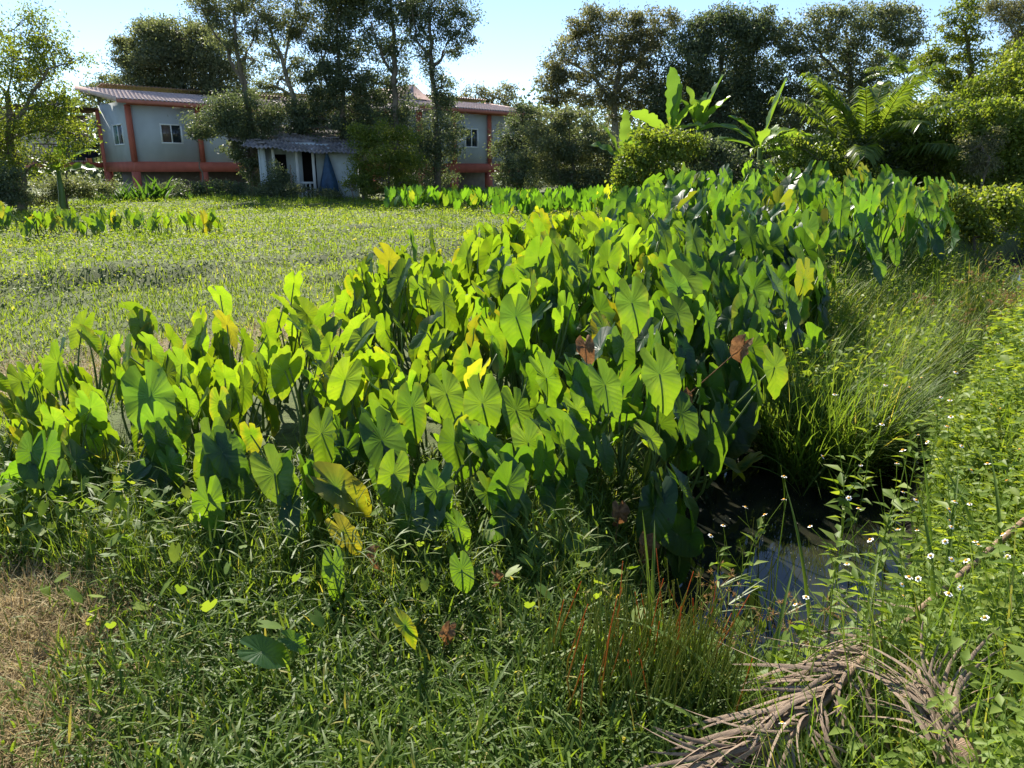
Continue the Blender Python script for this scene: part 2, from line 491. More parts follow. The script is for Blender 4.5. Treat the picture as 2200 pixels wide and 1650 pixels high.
M['bark'] = solid('bark', (.16, .13, .10), .9, .1, .45, 3, .8, 12, (1, 1, .25))
M['barkpale'] = solid('pale_bark', (.28, .25, .20), .9, .1, .35, 3, .6, 12, (1, 1, .25))
M['petal'] = solid('white_petal', (.82, .82, .78), .6, .2, .08)
M['disc'] = solid('orange_disc', (.75, .36, .03), .7, .2, .2, 60)
M['dead'] = foliage('withered_leaf', [(0, (.16, .09, .05)), (1, (.30, .18, .09))], .3, (1.3, 1, .7), .8, .2, noise=14)

# ------------------------------------------------------------------ the ground and the ditch
def dryness(x, y):
    d = np.zeros(np.broadcast(x, y).shape)
    for cx, cy, r in ((-2.05, 1.85, .68), (-2.1, 2.5, .55), (-2.9, 2.4, .8), (-4.9, 5.9, 1.0), (-3.5, 6.9, .9), (-2.3, 8.2, .7), (-6.5, 6.5, 1.1), (-1.0, 10.3, .8), (-8.0, 9.3, .8)):
        d = np.maximum(d, np.exp(-(((x - cx) ** 2 + (y - cy) ** 2) / r ** 2) ** 1.5))
    return np.clip(d * 1.1 + .22 * wob(x, y, 5.) * (d > .12), 0, 1)


def axis(segs):
    out = [np.linspace(a, b, n, endpoint=False) for a, b, n in segs]
    return np.unique(np.concatenate(out + [np.array([segs[-1][1]])]))


gx = axis([(-900, -60, 12), (-60, -14, 40), (-14, -4, 60), (-4, 5, 130), (5, 14, 60), (14, 60, 40), (60, 900, 12)])
gy = axis([(-300, -6, 10), (-6, 1, 14), (1, 8, 110), (8, 20, 90), (20, 50, 60), (50, 1500, 16)])
X, Y = np.meshgrid(gx, gy)
Z = ground(X, Y)
nx_, ny_ = len(gx), len(gy)
ii = (np.arange(ny_ - 1)[:, None] * nx_ + np.arange(nx_ - 1)[None]).ravel()
gnd = mesh_obj('ground', np.stack([X, Y, Z], -1).reshape(-1, 3), np.stack([ii, ii + 1, ii + nx_ + 1, ii + nx_], -1), M['earth'], smooth=True,
               attrs={'dry': dryness(X, Y).ravel(), 'wet': sstep(-.05, -.35, Z).ravel()})
kind(gnd, 'structure', 'grassy earth sloping down into the ditch')

WZ = -0.40
wv = []
for i in range(len(DITCH)):
    t = unit(DITCH[min(i + 1, len(DITCH) - 1)] - DITCH[max(i - 1, 0)])
    nrm = np.array([t[1], -t[0]])
    e = -t * 1.0 if i == 0 else t * 0
    wv += [(*(DITCH[i] - nrm * 1.15 + e), WZ), (*(DITCH[i] + nrm * 1.15 + e), WZ)]
wq = [(2 * i, 2 * i + 1, 2 * i + 3, 2 * i + 2) for i in range(len(DITCH) - 1)]
kind(mesh_obj('water', wv, np.array(wq), M['water']), 'structure', 'still dark ditch water mirroring the sky')

# ------------------------------------------------------------------ houses on stilts
M['wallgrey'] = solid('grey_wall_paint', (.44, .48, .50), .8, .2, .10, 1.2, .15, 60)
M['wallcream'] = solid('cream_wall_paint', (.55, .50, .42), .8, .2, .10, 1.5)
M['redpaint'] = solid('brick_red_paint', (.42, .12, .08), .7, .25, .18, 2.0)
M['rooftile'] = solid('faded_pink_tile', (.56, .42, .38), .75, .25, .22, 2.5, .3, 20)
M['rooftrim'] = solid('roof_edge_paint', (.42, .15, .11), .7, .25, .2, 3)
M['whiteframe'] = solid('white_window_frame', (.75, .77, .77), .5, .3, .05)
M['soffit'] = solid('dark_timber', (.09, .05, .035), .8, .2, .3, 5)
M['shadewall'] = solid('bare_block_wall', (.22, .20, .19), .9, .1, .2, 3)


def glass_mat(name, tint):
    m, nt, out = new_mat(name)
    p = N(nt, 'ShaderNodeBsdfPrincipled'); p.inputs['Base Color'].default_value = (*tint, 1)
    p.inputs['Roughness'].default_value = .06; p.inputs['IOR'].default_value = 1.5
    nt.links.new(p.outputs[0], out.inputs['Surface'])
    return m


M['glass'] = glass_mat('dark_window_glass', (.02, .028, .03))
M['glassbrown'] = glass_mat('curtained_window_glass', (.12, .09, .07))
M['glassgreen'] = glass_mat('green_window_glass', (.05, .14, .11))


def window(parent, x0, x1, z0, z1, y, axis_='x', panes=2, mats=('glassbrown', 'glass'), name='window'):
    """white sliding window proud of the wall; front face looks to -y (or -x when axis_ is 'y')"""
    def b(mb, a0, a1, c0, c1, d0, d1):
        if axis_ == 'x': mb.box(a0, a1, y - d1, y - d0, c0, c1)
        else: mb.box(y - d1, y - d0, a0, a1, c0, c1)
    t = .075
    fr = MB()
    b(fr, x0, x1, z0, z0 + t, -.02, .06); b(fr, x0, x1, z1 - t, z1, -.02, .06)
    b(fr, x0, x0 + t, z0 + t, z1 - t, -.02, .06); b(fr, x1 - t, x1, z0 + t, z1 - t, -.02, .06)
    w = fr.build(name, M['whiteframe'], parent)
    step = (x1 - x0 - 2 * t) / panes
    for i in range(panes):
        a = x0 + t + i * step
        pm = MB(); b(pm, a + .03, a + step - .03, z0 + t, z1 - t, .0, .015)
        pm.build('pane', M[mats[i % len(mats)]], w)
        if i:
            mu = MB(); b(mu, a - .03, a + .03, z0 + t, z1 - t, -.01, .045); mu.build('mullion', M['whiteframe'], w)
    return w


def corr_sheet(mb, x0, x1, yA, zA, yB, zB, pitch=.22, amp=.035, rows=6, lap=.03, thick=.02):
    """corrugated roof slope from the eave (yA,zA) up to (yB,zB), in lapped courses"""
    n = int((x1 - x0) / pitch * 6)
    xs = np.linspace(x0, x1, n + 1)
    prof = amp * np.sin((xs - x0) / pitch * 2 * math.pi)
    for r in range(rows):
        t0, t1 = r / rows, min(1.0, (r + 1.06) / rows)
        ya, yb = yA + (yB - yA) * t0, yA + (yB - yA) * t1
        za, zb = zA + (zB - zA) * t0 + lap, zA + (zB - zA) * t1
        top = [np.stack([xs, np.full_like(xs, q), prof + zq], 1) for q, zq in ((ya, za), (yb, zb))]
        bot = [v - np.array([0, 0, thick]) for v in top]
        V = np.vstack(top + bot); k = n + 1
        i = np.arange(n)
        Q = [np.stack([i, i + 1, i + 1 + k, i + k], 1), np.stack([i + 2 * k, i + 3 * k, i + 3 * k + 1, i + 2 * k + 1], 1), np.stack([i, i + 2 * k, i + 2 * k + 1, i + 1], 1)]
        mb.add(V, Q=np.vstack(Q))


def house(corner, rz, length, depth, zf, ze, posts, label, wall='wallgrey', over_l=1.3, roof_rise=1.1, roof_run=None, gnd_z=None, extra_posts=True):
    """local x runs along the front wall, local y to the back; zf floor height, ze eaves height above its base"""
    roof_run = roof_run or depth + 1.0
    h = thing('stilt_house', corner, label, 'house', rz=rz)
    # wall panels between posts
    for a, b in zip(posts[:-1], posts[1:]):
        mb = MB(); mb.box(a, b, 0.02, .14, zf + .002, ze - .002); mb.build('wall_panel', M[wall], h)
    mb = MB(); mb.box(.02, .14, .142, depth, zf + .002, ze + .25); mb.build('end_wall', M[wall], h)
    mb = MB(); mb.box(length - .12, length, .142, depth, zf, ze + .2); mb.build('end_wall', M[wall], h)
    mb = MB(); mb.box(.141, length - .121, depth - .14, depth, zf, ze + .4); mb.build('back_wall', M[wall], h)
    mb = MB(); mb.box(0, length, 0.15, depth - .15, zf - .2, zf - .01); mb.build('floor_slab', M['shadewall'], h)
    mb = MB(); mb.box(-.06, length + .06, -.06, .16, zf - .55, zf); mb.build('floor_beam', M['redpaint'], h)
    mb = MB(); mb.box(-.06, .14, .161, depth, zf - .55, zf - .001); mb.build('floor_beam', M['redpaint'], h)
    mb = MB(); mb.box(-.02, length, -.03, .15, ze, ze + .16); mb.build('eaves_beam', M['rooftrim'], h)
    for x in posts:
        mb = MB(); mb.box(x - .13, x + .13, -.09, .17, zf + .001, ze); mb.build('post', M['redpaint'], h)
        for yy in (0.04, depth - .3):
            mb = MB(); mb.box(x - .18, x + .18, yy - .14, yy + .22, -.4, zf - .551); mb.build('stilt', M['redpaint'], h)
    mb = MB(); mb.box(.4, length - .4, depth * .72, depth * .72 + .12, -.3, zf - .2); mb.build('under_wall', M['shadewall'], h)
    # roof: one slope towards the front, raised back slope behind the ridge
    mb = MB()
    corr_sheet(mb, -over_l, length + .9, -.75, ze + .22, roof_run, ze + .22 + roof_rise, rows=9)
    rf = mb.build('roof', M['rooftile'], h, smooth=False)
    mb = MB(); mb.box(-over_l, length + .9, -.80, -.752, ze + .02, ze + .20); mb.build('fascia_board', M['rooftrim'], rf)
    for xx in (-over_l - .05, length + .9):
        mb = MB()
        V = [(xx, -.8, ze + .05), (xx + .05, -.8, ze + .05), (xx, roof_run, ze + .05 + roof_rise), (xx + .05, roof_run, ze + .05 + roof_rise)]
        V += [(a, b_, c + .26) for a, b_, c in V]
        mb.add(V, Q=[(0, 1, 5, 4), (2, 6, 7, 3), (0, 4, 6, 2), (1, 3, 7, 5), (4, 5, 7, 6), (0, 2, 3, 1)])
        mb.build('verge_board', M['rooftile'], rf)
    mb = MB(); corr_sheet(mb, -over_l + 1.4, length + .9, roof_run + 3.2, ze + .1 + roof_rise, roof_run - .25, ze + .50 + roof_rise, rows=5); mb.build('rear_roof', M['rooftile'], rf)
    return h


HZ = g1(-22, 42)
cL = at(290, 347, 42.0)
zf = cL[2] - HZ
hl = house((cL[0], 42.0, HZ), R(44), 11.5, 5.2, zf, zf + 2.95, (0, 3.75, 7.5, 11.4), 'grey stilt house with red posts and pink tiled roof, nearest the left edge', over_l=.75)
window(hl, 1.55, 2.75, zf + .98, zf + 2.05, .02)
window(hl, 1.3, 3.0, zf + .9, zf + 2.05, .02, axis_='y', mats=('glass', 'glassgreen'))
window(hl, 5.3, 6.4, zf + 1.0, zf + 2.05, .02, mats=('glass', 'glass'))
mb = MB(); mb.box(-.12, .16, 5.201, 5.45, -.4, zf + 2.95); mb.build('post', M['redpaint'], hl)
mb = MB(); mb.box(-3.6, .1, 8.2, 8.34, zf, zf + 2.8); bw = mb.build('balcony_wall', M['wallcream'], hl)
window(bw, -1.8, -.2, zf + .05, zf + 2.1, 8.2, mats=('glassgreen', 'glassgreen'), name='sliding_door')
mb = MB(); mb.box(-3.6, .1, 5.46, 8.19, zf - .3, zf - .02); mb.build('balcony_floor', M['redpaint'], hl)
mb = MB(); mb.box(-4.2, .4, 5.1, 8.6, zf + 2.96, zf + 3.06); mb.build('balcony_ceiling', M['soffit'], hl)
mb = MB(); mb.box(-3.6, -.13, 5.46, 5.52, zf + .95, zf + 1.01); rl = mb.build('balcony_railing', M['soffit'], hl)
for k in range(15):
    mb = MB(); mb.box(-3.55 + k * .24, -3.52 + k * .24, 5.475, 5.505, zf - .02, zf + .949); mb.build('baluster', M['soffit'], rl)
M['darkcloth'] = solid('dark_cloth', (.015, .015, .025), .9, .1, .3)
o = hl.matrix_world
mb = MB()
cw = np.linspace(0, 1.2, 13)
for zz in (0,):
    rowsz = np.linspace(0, -.75, 7)
    VV = np.array([(c, .05 * math.sin(c * 11) * (-r_) * 1.6 - .03, r_ + .04 * math.sin(c * 7)) for r_ in rowsz for c in cw])
    i = (np.arange(6)[:, None] * 13 + np.arange(12)[None]).ravel()
    mb.add(VV, Q=np.stack([i, i + 1, i + 14, i + 13], 1)); mb.add(VV + np.array([0, .015, 0]), Q=np.stack([i, i + 13, i + 14, i + 1], 1))
cl = mb.build('hanging_cloth', M['darkcloth'])
cp = Matrix.Translation(Vector((cL[0], 42.0, HZ))) @ Matrix.Rotation(R(44), 4, 'Z') @ Vector((-1.5, 5.43, zf + 1.02))
cl.location = cp; cl.rotation_euler = (0, 0, R(44))
tag(cl, 'dark cloth hung over the balcony railing of the left house', 'cloth')

cM = at(585, 350, 52.0)
zf2 = cM[2] - HZ
hm = house((cM[0], 52.0, HZ), R(30), 11.0, 5.0, zf2, zf2 + 3.5, (0, 3.6, 7.3, 10.9), 'cream walled house behind the tall trees and the shed', wall='wallcream')
window(hm, 4.6, 6.2, zf2 + 1.0, zf2 + 2.2, .02, mats=('glass', 'glassgreen'))

cR = at(977, 351, 47.0)
zf3 = cR[2] - HZ
hr = house((cR[0], 47.0, HZ), R(44), 7.0, 5.0, zf3, zf3 + 2.95, (-2.6, 0, 2.9, 5.6), 'grey stilt house with red posts right of the tall vine-covered trees', over_l=3.2)
window(hr, .85, 1.95, zf3 + .95, zf3 + 2.1, .02, mats=('glass', 'glass'))
for r_ in range(5):
    for c_ in range(4):
        mb = MB(); mb.box(3.5 + c_ * .17, 3.64 + c_ * .17, -.005, .019, zf3 + 2.0 + r_ * .1, zf3 + 2.07 + r_ * .1); mb.build('vent_block', M['wallcream'], hr)
mb = MB(); mb.add([(-2.0, 3.0, zf3 + 3.9), (.6, 3.0, zf3 + 3.9), (-.7, 3.0, zf3 + 4.75), (-2.0, 7.0, zf3 + 3.9), (.6, 7.0, zf3 + 3.9), (-.7, 7.0, zf3 + 4.75)], T=[(0, 1, 2), (3, 5, 4)], Q=[(0, 2, 5, 3), (1, 4, 5, 2)])
mb.build('gable_roof', M['rooftile'], hr)

# ------------------------------------------------------------------ the old shed
M['shedwall'] = solid('blue_grey_shed_wall', (.48, .53, .55), .85, .15, .16, 2.2, .2, 30)
M['oldroof'] = solid('weathered_fibre_cement', (.22, .20, .195), .85, .15, .65, 1.6, .5, 12)
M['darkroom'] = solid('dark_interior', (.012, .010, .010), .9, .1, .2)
M['bluetarp'] = solid('blue_tarpaulin', (.025, .07, .14), .55, .35, .4, 5)
M['whitepost'] = solid('whitewashed_post', (.62, .62, .60), .8, .2, .15, 3)
SB = at(562, 412, 36.0)
SZ = g1(SB[0], 36) - .05
shed = thing('garden_shed', (SB[0], 36.0, SZ), 'small blue-grey shed with sagging dark corrugated roof and baluster porch', 'shed', rz=R(9))
def part(name, m, parent, *boxes):
    mb = MB()
    for b in boxes: mb.box(*b)
    return mb.build(name, M[m], parent)
part('side_wall', 'shedwall', shed, (0, .1, 0, 3.2, 0, 2.25))
part('front_wall', 'shedwall', shed, (.101, .30, .0, .1, 0, 2.2))
bwl = part('porch_wall', 'shedwall', shed, (.101, .55, .95, 1.05, 0, 2.3), (1.06, 1.75, .95, 1.05, 0, 2.3), (2.36, 2.95, .95, 1.05, 0, 2.25), (.551, 1.059, .95, 1.05, 1.85, 2.3), (1.751, 2.359, .95, 1.05, 1.95, 2.3))
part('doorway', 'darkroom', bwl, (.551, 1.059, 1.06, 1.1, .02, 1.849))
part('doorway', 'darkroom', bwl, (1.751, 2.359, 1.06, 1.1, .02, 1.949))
part('corner_room_wall', 'shedwall', shed, (2.951, 4.15, 0, .1, 0, 2.0), (2.951, 3.05, .101, .949, 0, 2.1), (4.05, 4.15, .101, 3.2, 0, 2.1))
part('back_wall', 'shedwall', shed, (.101, 4.049, 3.1, 3.2, 0, 2.4))
part('porch_floor', 'shadewall', shed, (.31, 2.94, .02, .94, 0, .12))
for px_ in (.62, 1.62, 2.32):
    part('porch_post', 'whitepost', shed, (px_ - .06, px_ + .06, .03, .15, .12, 2.05))
part('railing', 'whitepost', shed, (.69, 1.55, .05, .13, .72, .80), (1.69, 2.25, .05, .13, .72, .80))
for k in range(9):
    bx_ = .78 + k * .19
    if abs(bx_ - 1.62) < .09: continue
    mb = MB(); zs = np.array([.12, .2, .34, .5, .6, .72]); mb.tube([(bx_, .09, z_) for z_ in zs], [.04, .045, .06, .035, .04, .04], 8); mb.build('baluster', M['whitepost'], shed, True)
for k, (x0, x1, y0, z0, y1, z1, dz) in enumerate(((-1.5, 4.55, 1.0, 2.34, 3.8, 3.05, 0), (-.55, 4.5, -.85, 2.02, 1.3, 2.42, 0))):
    mb = MB(); corr_sheet(mb, x0, x1, y0, z0, y1, z1, pitch=.18, amp=.03, rows=3, lap=.035)
    V = np.vstack(mb.V)
    V[:, 2] += -.05 * (V[:, 0] - 0) + .04 * np.sin(V[:, 0] * 1.7 + k) + .03 * np.sin(V[:, 0] * 5 + V[:, 1] * 3)
    mesh_obj('roof_sheet', V, [np.vstack(mb.Q)], M['oldroof'], shed)
for k in range(26):          # fallen tile bits and patches lying on the old roof
    xx, yy = U(-.3, 4.2), U(-.5, 3.2)
    zz = 2.10 + .19 * max(0, min(yy + .75, 2)) + .25 * max(0, yy - 1.1) - .05 * xx + .08
    mb = MB(); mb.box(xx, xx + U(.15, .5), yy, yy + U(.1, .3), zz, zz + .03); mb.build('roof_patch', M['oldroof'], shed)
mb = MB()
th = np.linspace(0, 2 * math.pi, 15)[:-1]
prof = [(.02, 1.95), (.12, 1.6), (.22, 1.2), (.33, .8), (.40, .45), (.28, .4)]
VV = [(2.95 + r_ * (1 + .22 * math.sin(t * 5 + z_)) * math.cos(t), -.28 + .6 * r_ * (1 + .22 * math.sin(t * 5 + z_)) * math.sin(t), z_) for r_, z_ in prof for t in th]
i = np.array([(a * 14 + b_, a * 14 + (b_ + 1) % 14, (a + 1) * 14 + (b_ + 1) % 14, (a + 1) * 14 + b_) for a in range(5) for b_ in range(14)])
mb.add(VV, Q=i)
tp = mb.build('hanging_tarp', M['bluetarp'], None, True)
tp.location = shed.location; tp.rotation_euler = shed.rotation_euler
shed.scale = (1.08, 1.0, 1.22); tp.scale = (1.08, 1.0, 1.22)
tag(tp, 'dark blue tarpaulin hanging folded from the shed eaves', 'tarpaulin')

# ------------------------------------------------------------------ trees and shrubs behind the field
GREENS = dict(
    olive=[(0, (.085, .105, .058)), (.6, (.14, .16, .082)), (1, (.21, .22, .11))],
    dark=[(0, (.065, .09, .05)), (.7, (.11, .138, .072)), (1, (.165, .19, .095))],
    brown=[(0, (.095, .102, .056)), (.6, (.155, .155, .082)), (1, (.23, .215, .115))],
    lime=[(0, (.08, .12, .025)), (.6, (.14, .18, .035)), (1, (.22, .24, .055))],
    vine=[(0, (.08, .125, .026)), (.6, (.15, .20, .042)), (1, (.24, .27, .06))],
    banana=[(0, (.08, .16, .03)), (1, (.16, .25, .05))],
    palm=[(0, (.07, .12, .025)), (.8, (.13, .18, .04)), (1, (.22, .21, .08))],
    strap=[(0, (.035, .085, .02)), (1, (.07, .14, .03))],
)
for k_, s_ in GREENS.items():
    M['f_' + k_] = foliage('leaf_' + k_, s_, {'dark': .44, 'olive': .48, 'brown': .48}.get(k_, .52), (1.6, 1.6, .9) if k_ in ('dark', 'olive', 'brown') else (2.0, 1.9, .6), .5 if k_ not in ('banana', 'palm') else .35, .4)


def crown_points(lobes, Y, leaf, tau, clump, rot=None):
    """leaf sites gathered in uneven clumps through each lobe of the crown"""
    PP, AA, ends = [], [], []
    for (u, v, ru, rv) in lobes:
        c = at(u, v, Y); sc = Y / FPX
        rx, rz = ru * sc * 1.12, rv * sc * 1.12
        ry = .8 * (rx + rz) / 2
        c = c + np.array([0, U(-.5, .5) * ry, 0])
        n = int(1.45 * tau * math.pi * rx * rz / (leaf[0] * leaf[1] * .27))
        k = max(5, int(clump * (rx * rz) ** .5 * 9))
        d = rand_dirs(k)
        rad = U(.25, 1.0, k) ** .55
        rad *= np.where(U(0, 1, k) < .15, U(1.0, 1.25, k), 1.0)
        cc = c + d * rad[:, None] * np.array([rx, ry, rz])
        w = U(.3, 1.6, k); w /= w.sum()
        who = rng.choice(k, n, p=w)
        sg = .17 * (rx * ry * rz) ** (1 / 3) * U(.6, 1.5, k) + .05
        off = rng.normal(size=(n, 3)) * sg[who][:, None] * np.array([1.15, 1.15, .7])
        PP.append(cc[who] + off)
        AA.append(np.clip(rng.normal(.45, .22, n) + (U(-.25, .25, k))[who], 0, 1))
        ends.append((c, cc))
    return np.vstack(PP), np.concatenate(AA), ends


def tree(name, label, cat, Y, trunks, lobes, mat, leaf=(.17, .06), tau=1.6, clump=2.2, bark='bark', group=None, rscale=1.0, twigs=5, droop=.4, limbs=True):
    b = at(trunks[0][0][0], trunks[0][0][1], Y)
    base = np.array([b[0], Y, g1(b[0], Y) - .05])
    root = thing(name, base, label, cat, group)
    P, A, ends = crown_points(lobes, Y, leaf, tau, clump)
    mb = MB(); nodes = []
    for j, tr in enumerate(trunks):
        pts = [at(u, v, Y) + np.array([0, 0 if i == 0 else U(-.3, .3), 0]) for i, (u, v, r) in enumerate(tr)]
        rr = [r for _, _, r in tr]
        if j == 0 or tr[0][1] > 330: pts[0][2] = g1(pts[0][0], Y) - .1
        # resample and wobble
        t = np.linspace(0, len(pts) - 1, (len(pts) - 1) * 4 + 1)
        pa = np.array([np.interp(t, np.arange(len(pts)), np.array(pts)[:, q]) for q in range(3)]).T
        pa[1:-1] += rng.normal(size=pa[1:-1].shape) * .04
        ra = np.interp(t, np.arange(len(pts)), rr) * rscale
        mb.tube(pa - base, ra, 7)
        nodes += [(p, r) for p, r in zip(pa, ra)]
    if limbs:
        NP = np.array([p for p, r in nodes]); NR = np.array([r for p, r in nodes])
        for c, cc in ends:
            dd = np.linalg.norm(NP - c, axis=1) + np.where(NP[:, 2] > c[2] - .1, 2.5, 0)
            i = int(np.argmin(dd)); s = NP[i]; r0 = min(NR[i] * .65, .09)
            m_ = (s + c) / 2 + np.array([U(-.2, .2), U(-.2, .2), U(0.1, .4)])
            mb.tube(np.array([s, m_, c]) - base, [r0, r0 * .75, r0 * .5], 5)
            for q in rng.choice(len(cc), min(twigs, len(cc)), replace=False):
                e = cc[q]; m2 = (c + e) / 2 + rng.normal(size=3) * .12
                mb.tube(np.array([c, m2, e]) - base, [r0 * .42, r0 * .3, r0 * .14], 4, cap=False)
    mb.build('trunk', M[bark], root, True)
    n = len(P)
    D = unit(rng.normal(size=(n, 3)) + np.array([0, 0, -droop]))
    V, Q = leaf_quads(P - base, D, rand_dirs(n), leaf[0] * U(.6, 1.3, n), leaf[1] * U(.7, 1.3, n))
    mesh_obj('crown', V, Q, M[mat], root, attrs={'var': np.repeat(A, 4)})
    return root


TG = 'tall thin-leaved trees between the houses'
# left edge
tree('feathery_tree', 'feathery yellow-green tree filling the left edge beside the house', 'tree', 27,
     [[(42, 425, .16), (30, 360, .14), (18, 300, .12), (10, 200, .09)], [(18, 300, .09), (60, 220, .06), (110, 150, .035), (160, 125, .02)], [(42, 425, .10), (62, 395, .08), (20, 320, .07)]],
     [(20, 60, 75, 45), (95, 75, 45, 28), (150, 125, 36, 22), (60, 130, 70, 30), (20, 165, 65, 45), (75, 190, 55, 38), (130, 225, 45, 30), (30, 250, 75, 45), (110, 285, 70, 38), (165, 290, 38, 26), (20, 330, 60, 40), (95, 350, 50, 25), (-60, 180, 90, 110), (-70, 320, 80, 60)],
     'f_lime', (.13, .05), .62, 2.0, twigs=8)
tree('low_shrub', 'dark shrub at the foot of the feathery tree on the left', 'shrub', 25.5, [[(20, 430, .05), (18, 400, .04)]],
     [(10, 400, 45, 35), (-40, 395, 45, 45), (48, 415, 20, 18)], 'f_dark', (.11, .06), 1.5, 3)
tree('distant_tree', 'hazy small tree behind the left house roof corner', 'tree', 62, [[(225, 320, .18), (222, 250, .14), (215, 215, .1)]],
     [(215, 178, 32, 20), (240, 195, 30, 22), (195, 195, 25, 20), (225, 215, 40, 20)], 'f_olive', (.24, .10), .9, 2)
tree('broad_tree', 'broad rounded olive tree rising behind the left house', 'tree', 52, [[(400, 330, .3), (400, 240, .24), (390, 170, .16)], [(400, 240, .16), (440, 170, .1), (470, 120, .07)]],
     [(300, 90, 45, 40), (350, 75, 55, 30), (395, 90, 60, 40), (440, 95, 55, 40), (290, 145, 50, 40), (350, 150, 60, 45), (420, 160, 65, 50), (480, 160, 50, 60), (300, 190, 55, 28), (380, 205, 80, 35), (470, 215, 60, 40), (270, 110, 22, 28)],
     'f_olive', (.20, .08), 1.7, 2.4)
# tall thin-leaved trees
tree('tall_tree', 'tall forked slender tree rising just left of the shed', 'tree', 38,
     [[(548, 405, .30), (545, 330, .24), (535, 260, .17), (521, 180, .13), (512, 110, .09), (505, 30, .05)], [(521, 180, .09), (490, 110, .06), (450, 50, .035)], [(518, 150, .07), (545, 80, .05), (560, 20, .03)], [(560, 405, .2), (552, 340, .16), (545, 280, .12)]],
     [(450, 25, 48, 28), (500, 25, 45, 35), (550, 20, 40, 30), (470, 70, 35, 22), (530, 70, 32, 24), (425, 10, 35, 18), (575, 60, 25, 30), (500, 110, 24, 18), (548, 130, 26, 22), (500, -30, 90, 35)],
     'f_olive', (.15, .055), .78, 2.0, group=TG, twigs=7)
tree('vine_tangle', 'dark leafy tangle wrapped round the trunk beside the shed roof', 'vine', 37.4, [[(545, 408, .10), (540, 330, .08), (532, 260, .05)]],
     [(530, 230, 45, 32), (500, 245, 45, 28), (450, 265, 42, 28), (545, 275, 42, 28), (510, 280, 50, 18), (530, 335, 22, 30), (545, 370, 16, 26), (500, 318, 22, 14), (575, 255, 26, 22), (435, 285, 26, 18)],
     'f_dark', (.13, .06), 1.55, 2.6)
tree('tall_tree', 'slanting slender tree with pale bare limbs behind the shed roof', 'tree', 40,
     [[(665, 420, .22), (650, 300, .17), (635, 210, .13), (612, 140, .10), (585, 80, .07), (570, 20, .04)], [(612, 140, .07), (625, 60, .05), (640, 0, .03)], [(645, 260, .09), (690, 180, .06), (705, 80, .04)]],
     [(600, 30, 36, 30), (640, 20, 40, 30), (620, 80, 30, 22), (585, 110, 24, 24), (660, 70, 36, 28), (690, 30, 36, 28), (600, 170, 30, 26), (655, 150, 32, 30), (640, -30, 70, 30), (560, 190, 24, 22), (610, 220, 40, 22)],
     'f_olive', (.15, .055), .85, 2.0, bark='barkpale', group=TG, twigs=7)
tree('tall_tree', 'dense dark tree standing over the right end of the shed', 'tree', 39,
     [[(765, 415, .18), (750, 340, .16), (738, 250, .14), (730, 150, .10), (725, 50, .06)], [(738, 250, .10), (700, 170, .07), (690, 110, .04)], [(785, 415, .14), (775, 350, .12), (745, 260, .09)]],
     [(705, 110, 42, 30), (740, 80, 38, 32), (720, 20, 45, 35), (700, 170, 45, 36), (750, 150, 42, 36), (690, 225, 52, 36), (745, 230, 50, 40), (700, 275, 48, 26), (760, 290, 42, 30), (790, 200, 26, 40), (765, 10, 36, 30), (660, 250, 32, 30), (730, -30, 70, 30), (640, 290, 30, 16)],
     'f_dark', (.14, .06), 1.6, 2.4, group=TG)
tree('tall_tree', 'tall tree with a dark creeper-clad trunk left of the gap of sky', 'tree', 38.5,
     [[(852, 410, .22), (852, 300, .18), (850, 180, .14), (845, 80, .10), (840, 0, .06)], [(850, 180, .09), (820, 110, .06), (800, 50, .04)], [(848, 130, .08), (880, 70, .05), (890, 20, .03)]],
     [(800, 40, 36, 34), (840, 20, 36, 30), (870, 50, 30, 36), (815, 100, 36, 26), (852, 110, 26, 34), (848, 170, 28, 32), (845, 230, 34, 36), (850, 300, 38, 45), (845, 365, 42, 42), (815, 260, 34, 32), (808, 180, 30, 28), (840, -30, 80, 30)],
     'f_dark', (.14, .06), 1.15, 2.4, group=TG)
tree('tall_tree', 'tall tree with drooping side branch, last before the gap of sky', 'tree', 37.5,
     [[(938, 405, .20), (938, 300, .17), (930, 200, .13), (925, 110, .10), (920, 20, .06)], [(928, 160, .08), (960, 90, .06), (995, 50, .035), (1012, 80, .02)], [(930, 140, .07), (895, 80, .05), (885, 20, .03)]],
     [(900, 30, 40, 32), (945, 20, 42, 30), (985, 35, 36, 28), (1008, 75, 18, 26), (960, 70, 32, 24), (905, 90, 30, 28), (985, 110, 24, 18), (925, 140, 24, 30), (950, 190, 24, 28), (935, 235, 34, 30), (940, 290, 38, 40), (935, 350, 40, 50), (975, 270, 26, 28), (905, 320, 30, 50), (960, -25, 70, 28), (965, 215, 26, 20)],
     'f_dark', (.14, .055), .95, 2.3, group=TG)
tree('leafy_shrub', 'yellow-green leafy shrub just right of the shed', 'shrub', 34, [[(835, 415, .07), (832, 350, .05), (825, 310, .03)], [(780, 415, .07), (778, 360, .06), (776, 300, .05)]],
     [(815, 285, 40, 24), (850, 320, 42, 34), (805, 345, 42, 32), (865, 365, 38, 34), (820, 385, 42, 26), (780, 310, 26, 32), (770, 285, 22, 16), (880, 395, 28, 18)],
     'f_lime', (.11, .055), 1.25, 2.6)
tree('flowering_bush', 'small bright yellow-green bush at the shed corner', 'bush', 33.6, [[(758, 415, .03), (757, 395, .02)]],
     [(752, 398, 14, 16), (795, 402, 22, 14), (768, 388, 12, 12)], 'f_lime', (.12, .07), 1.4, 3)
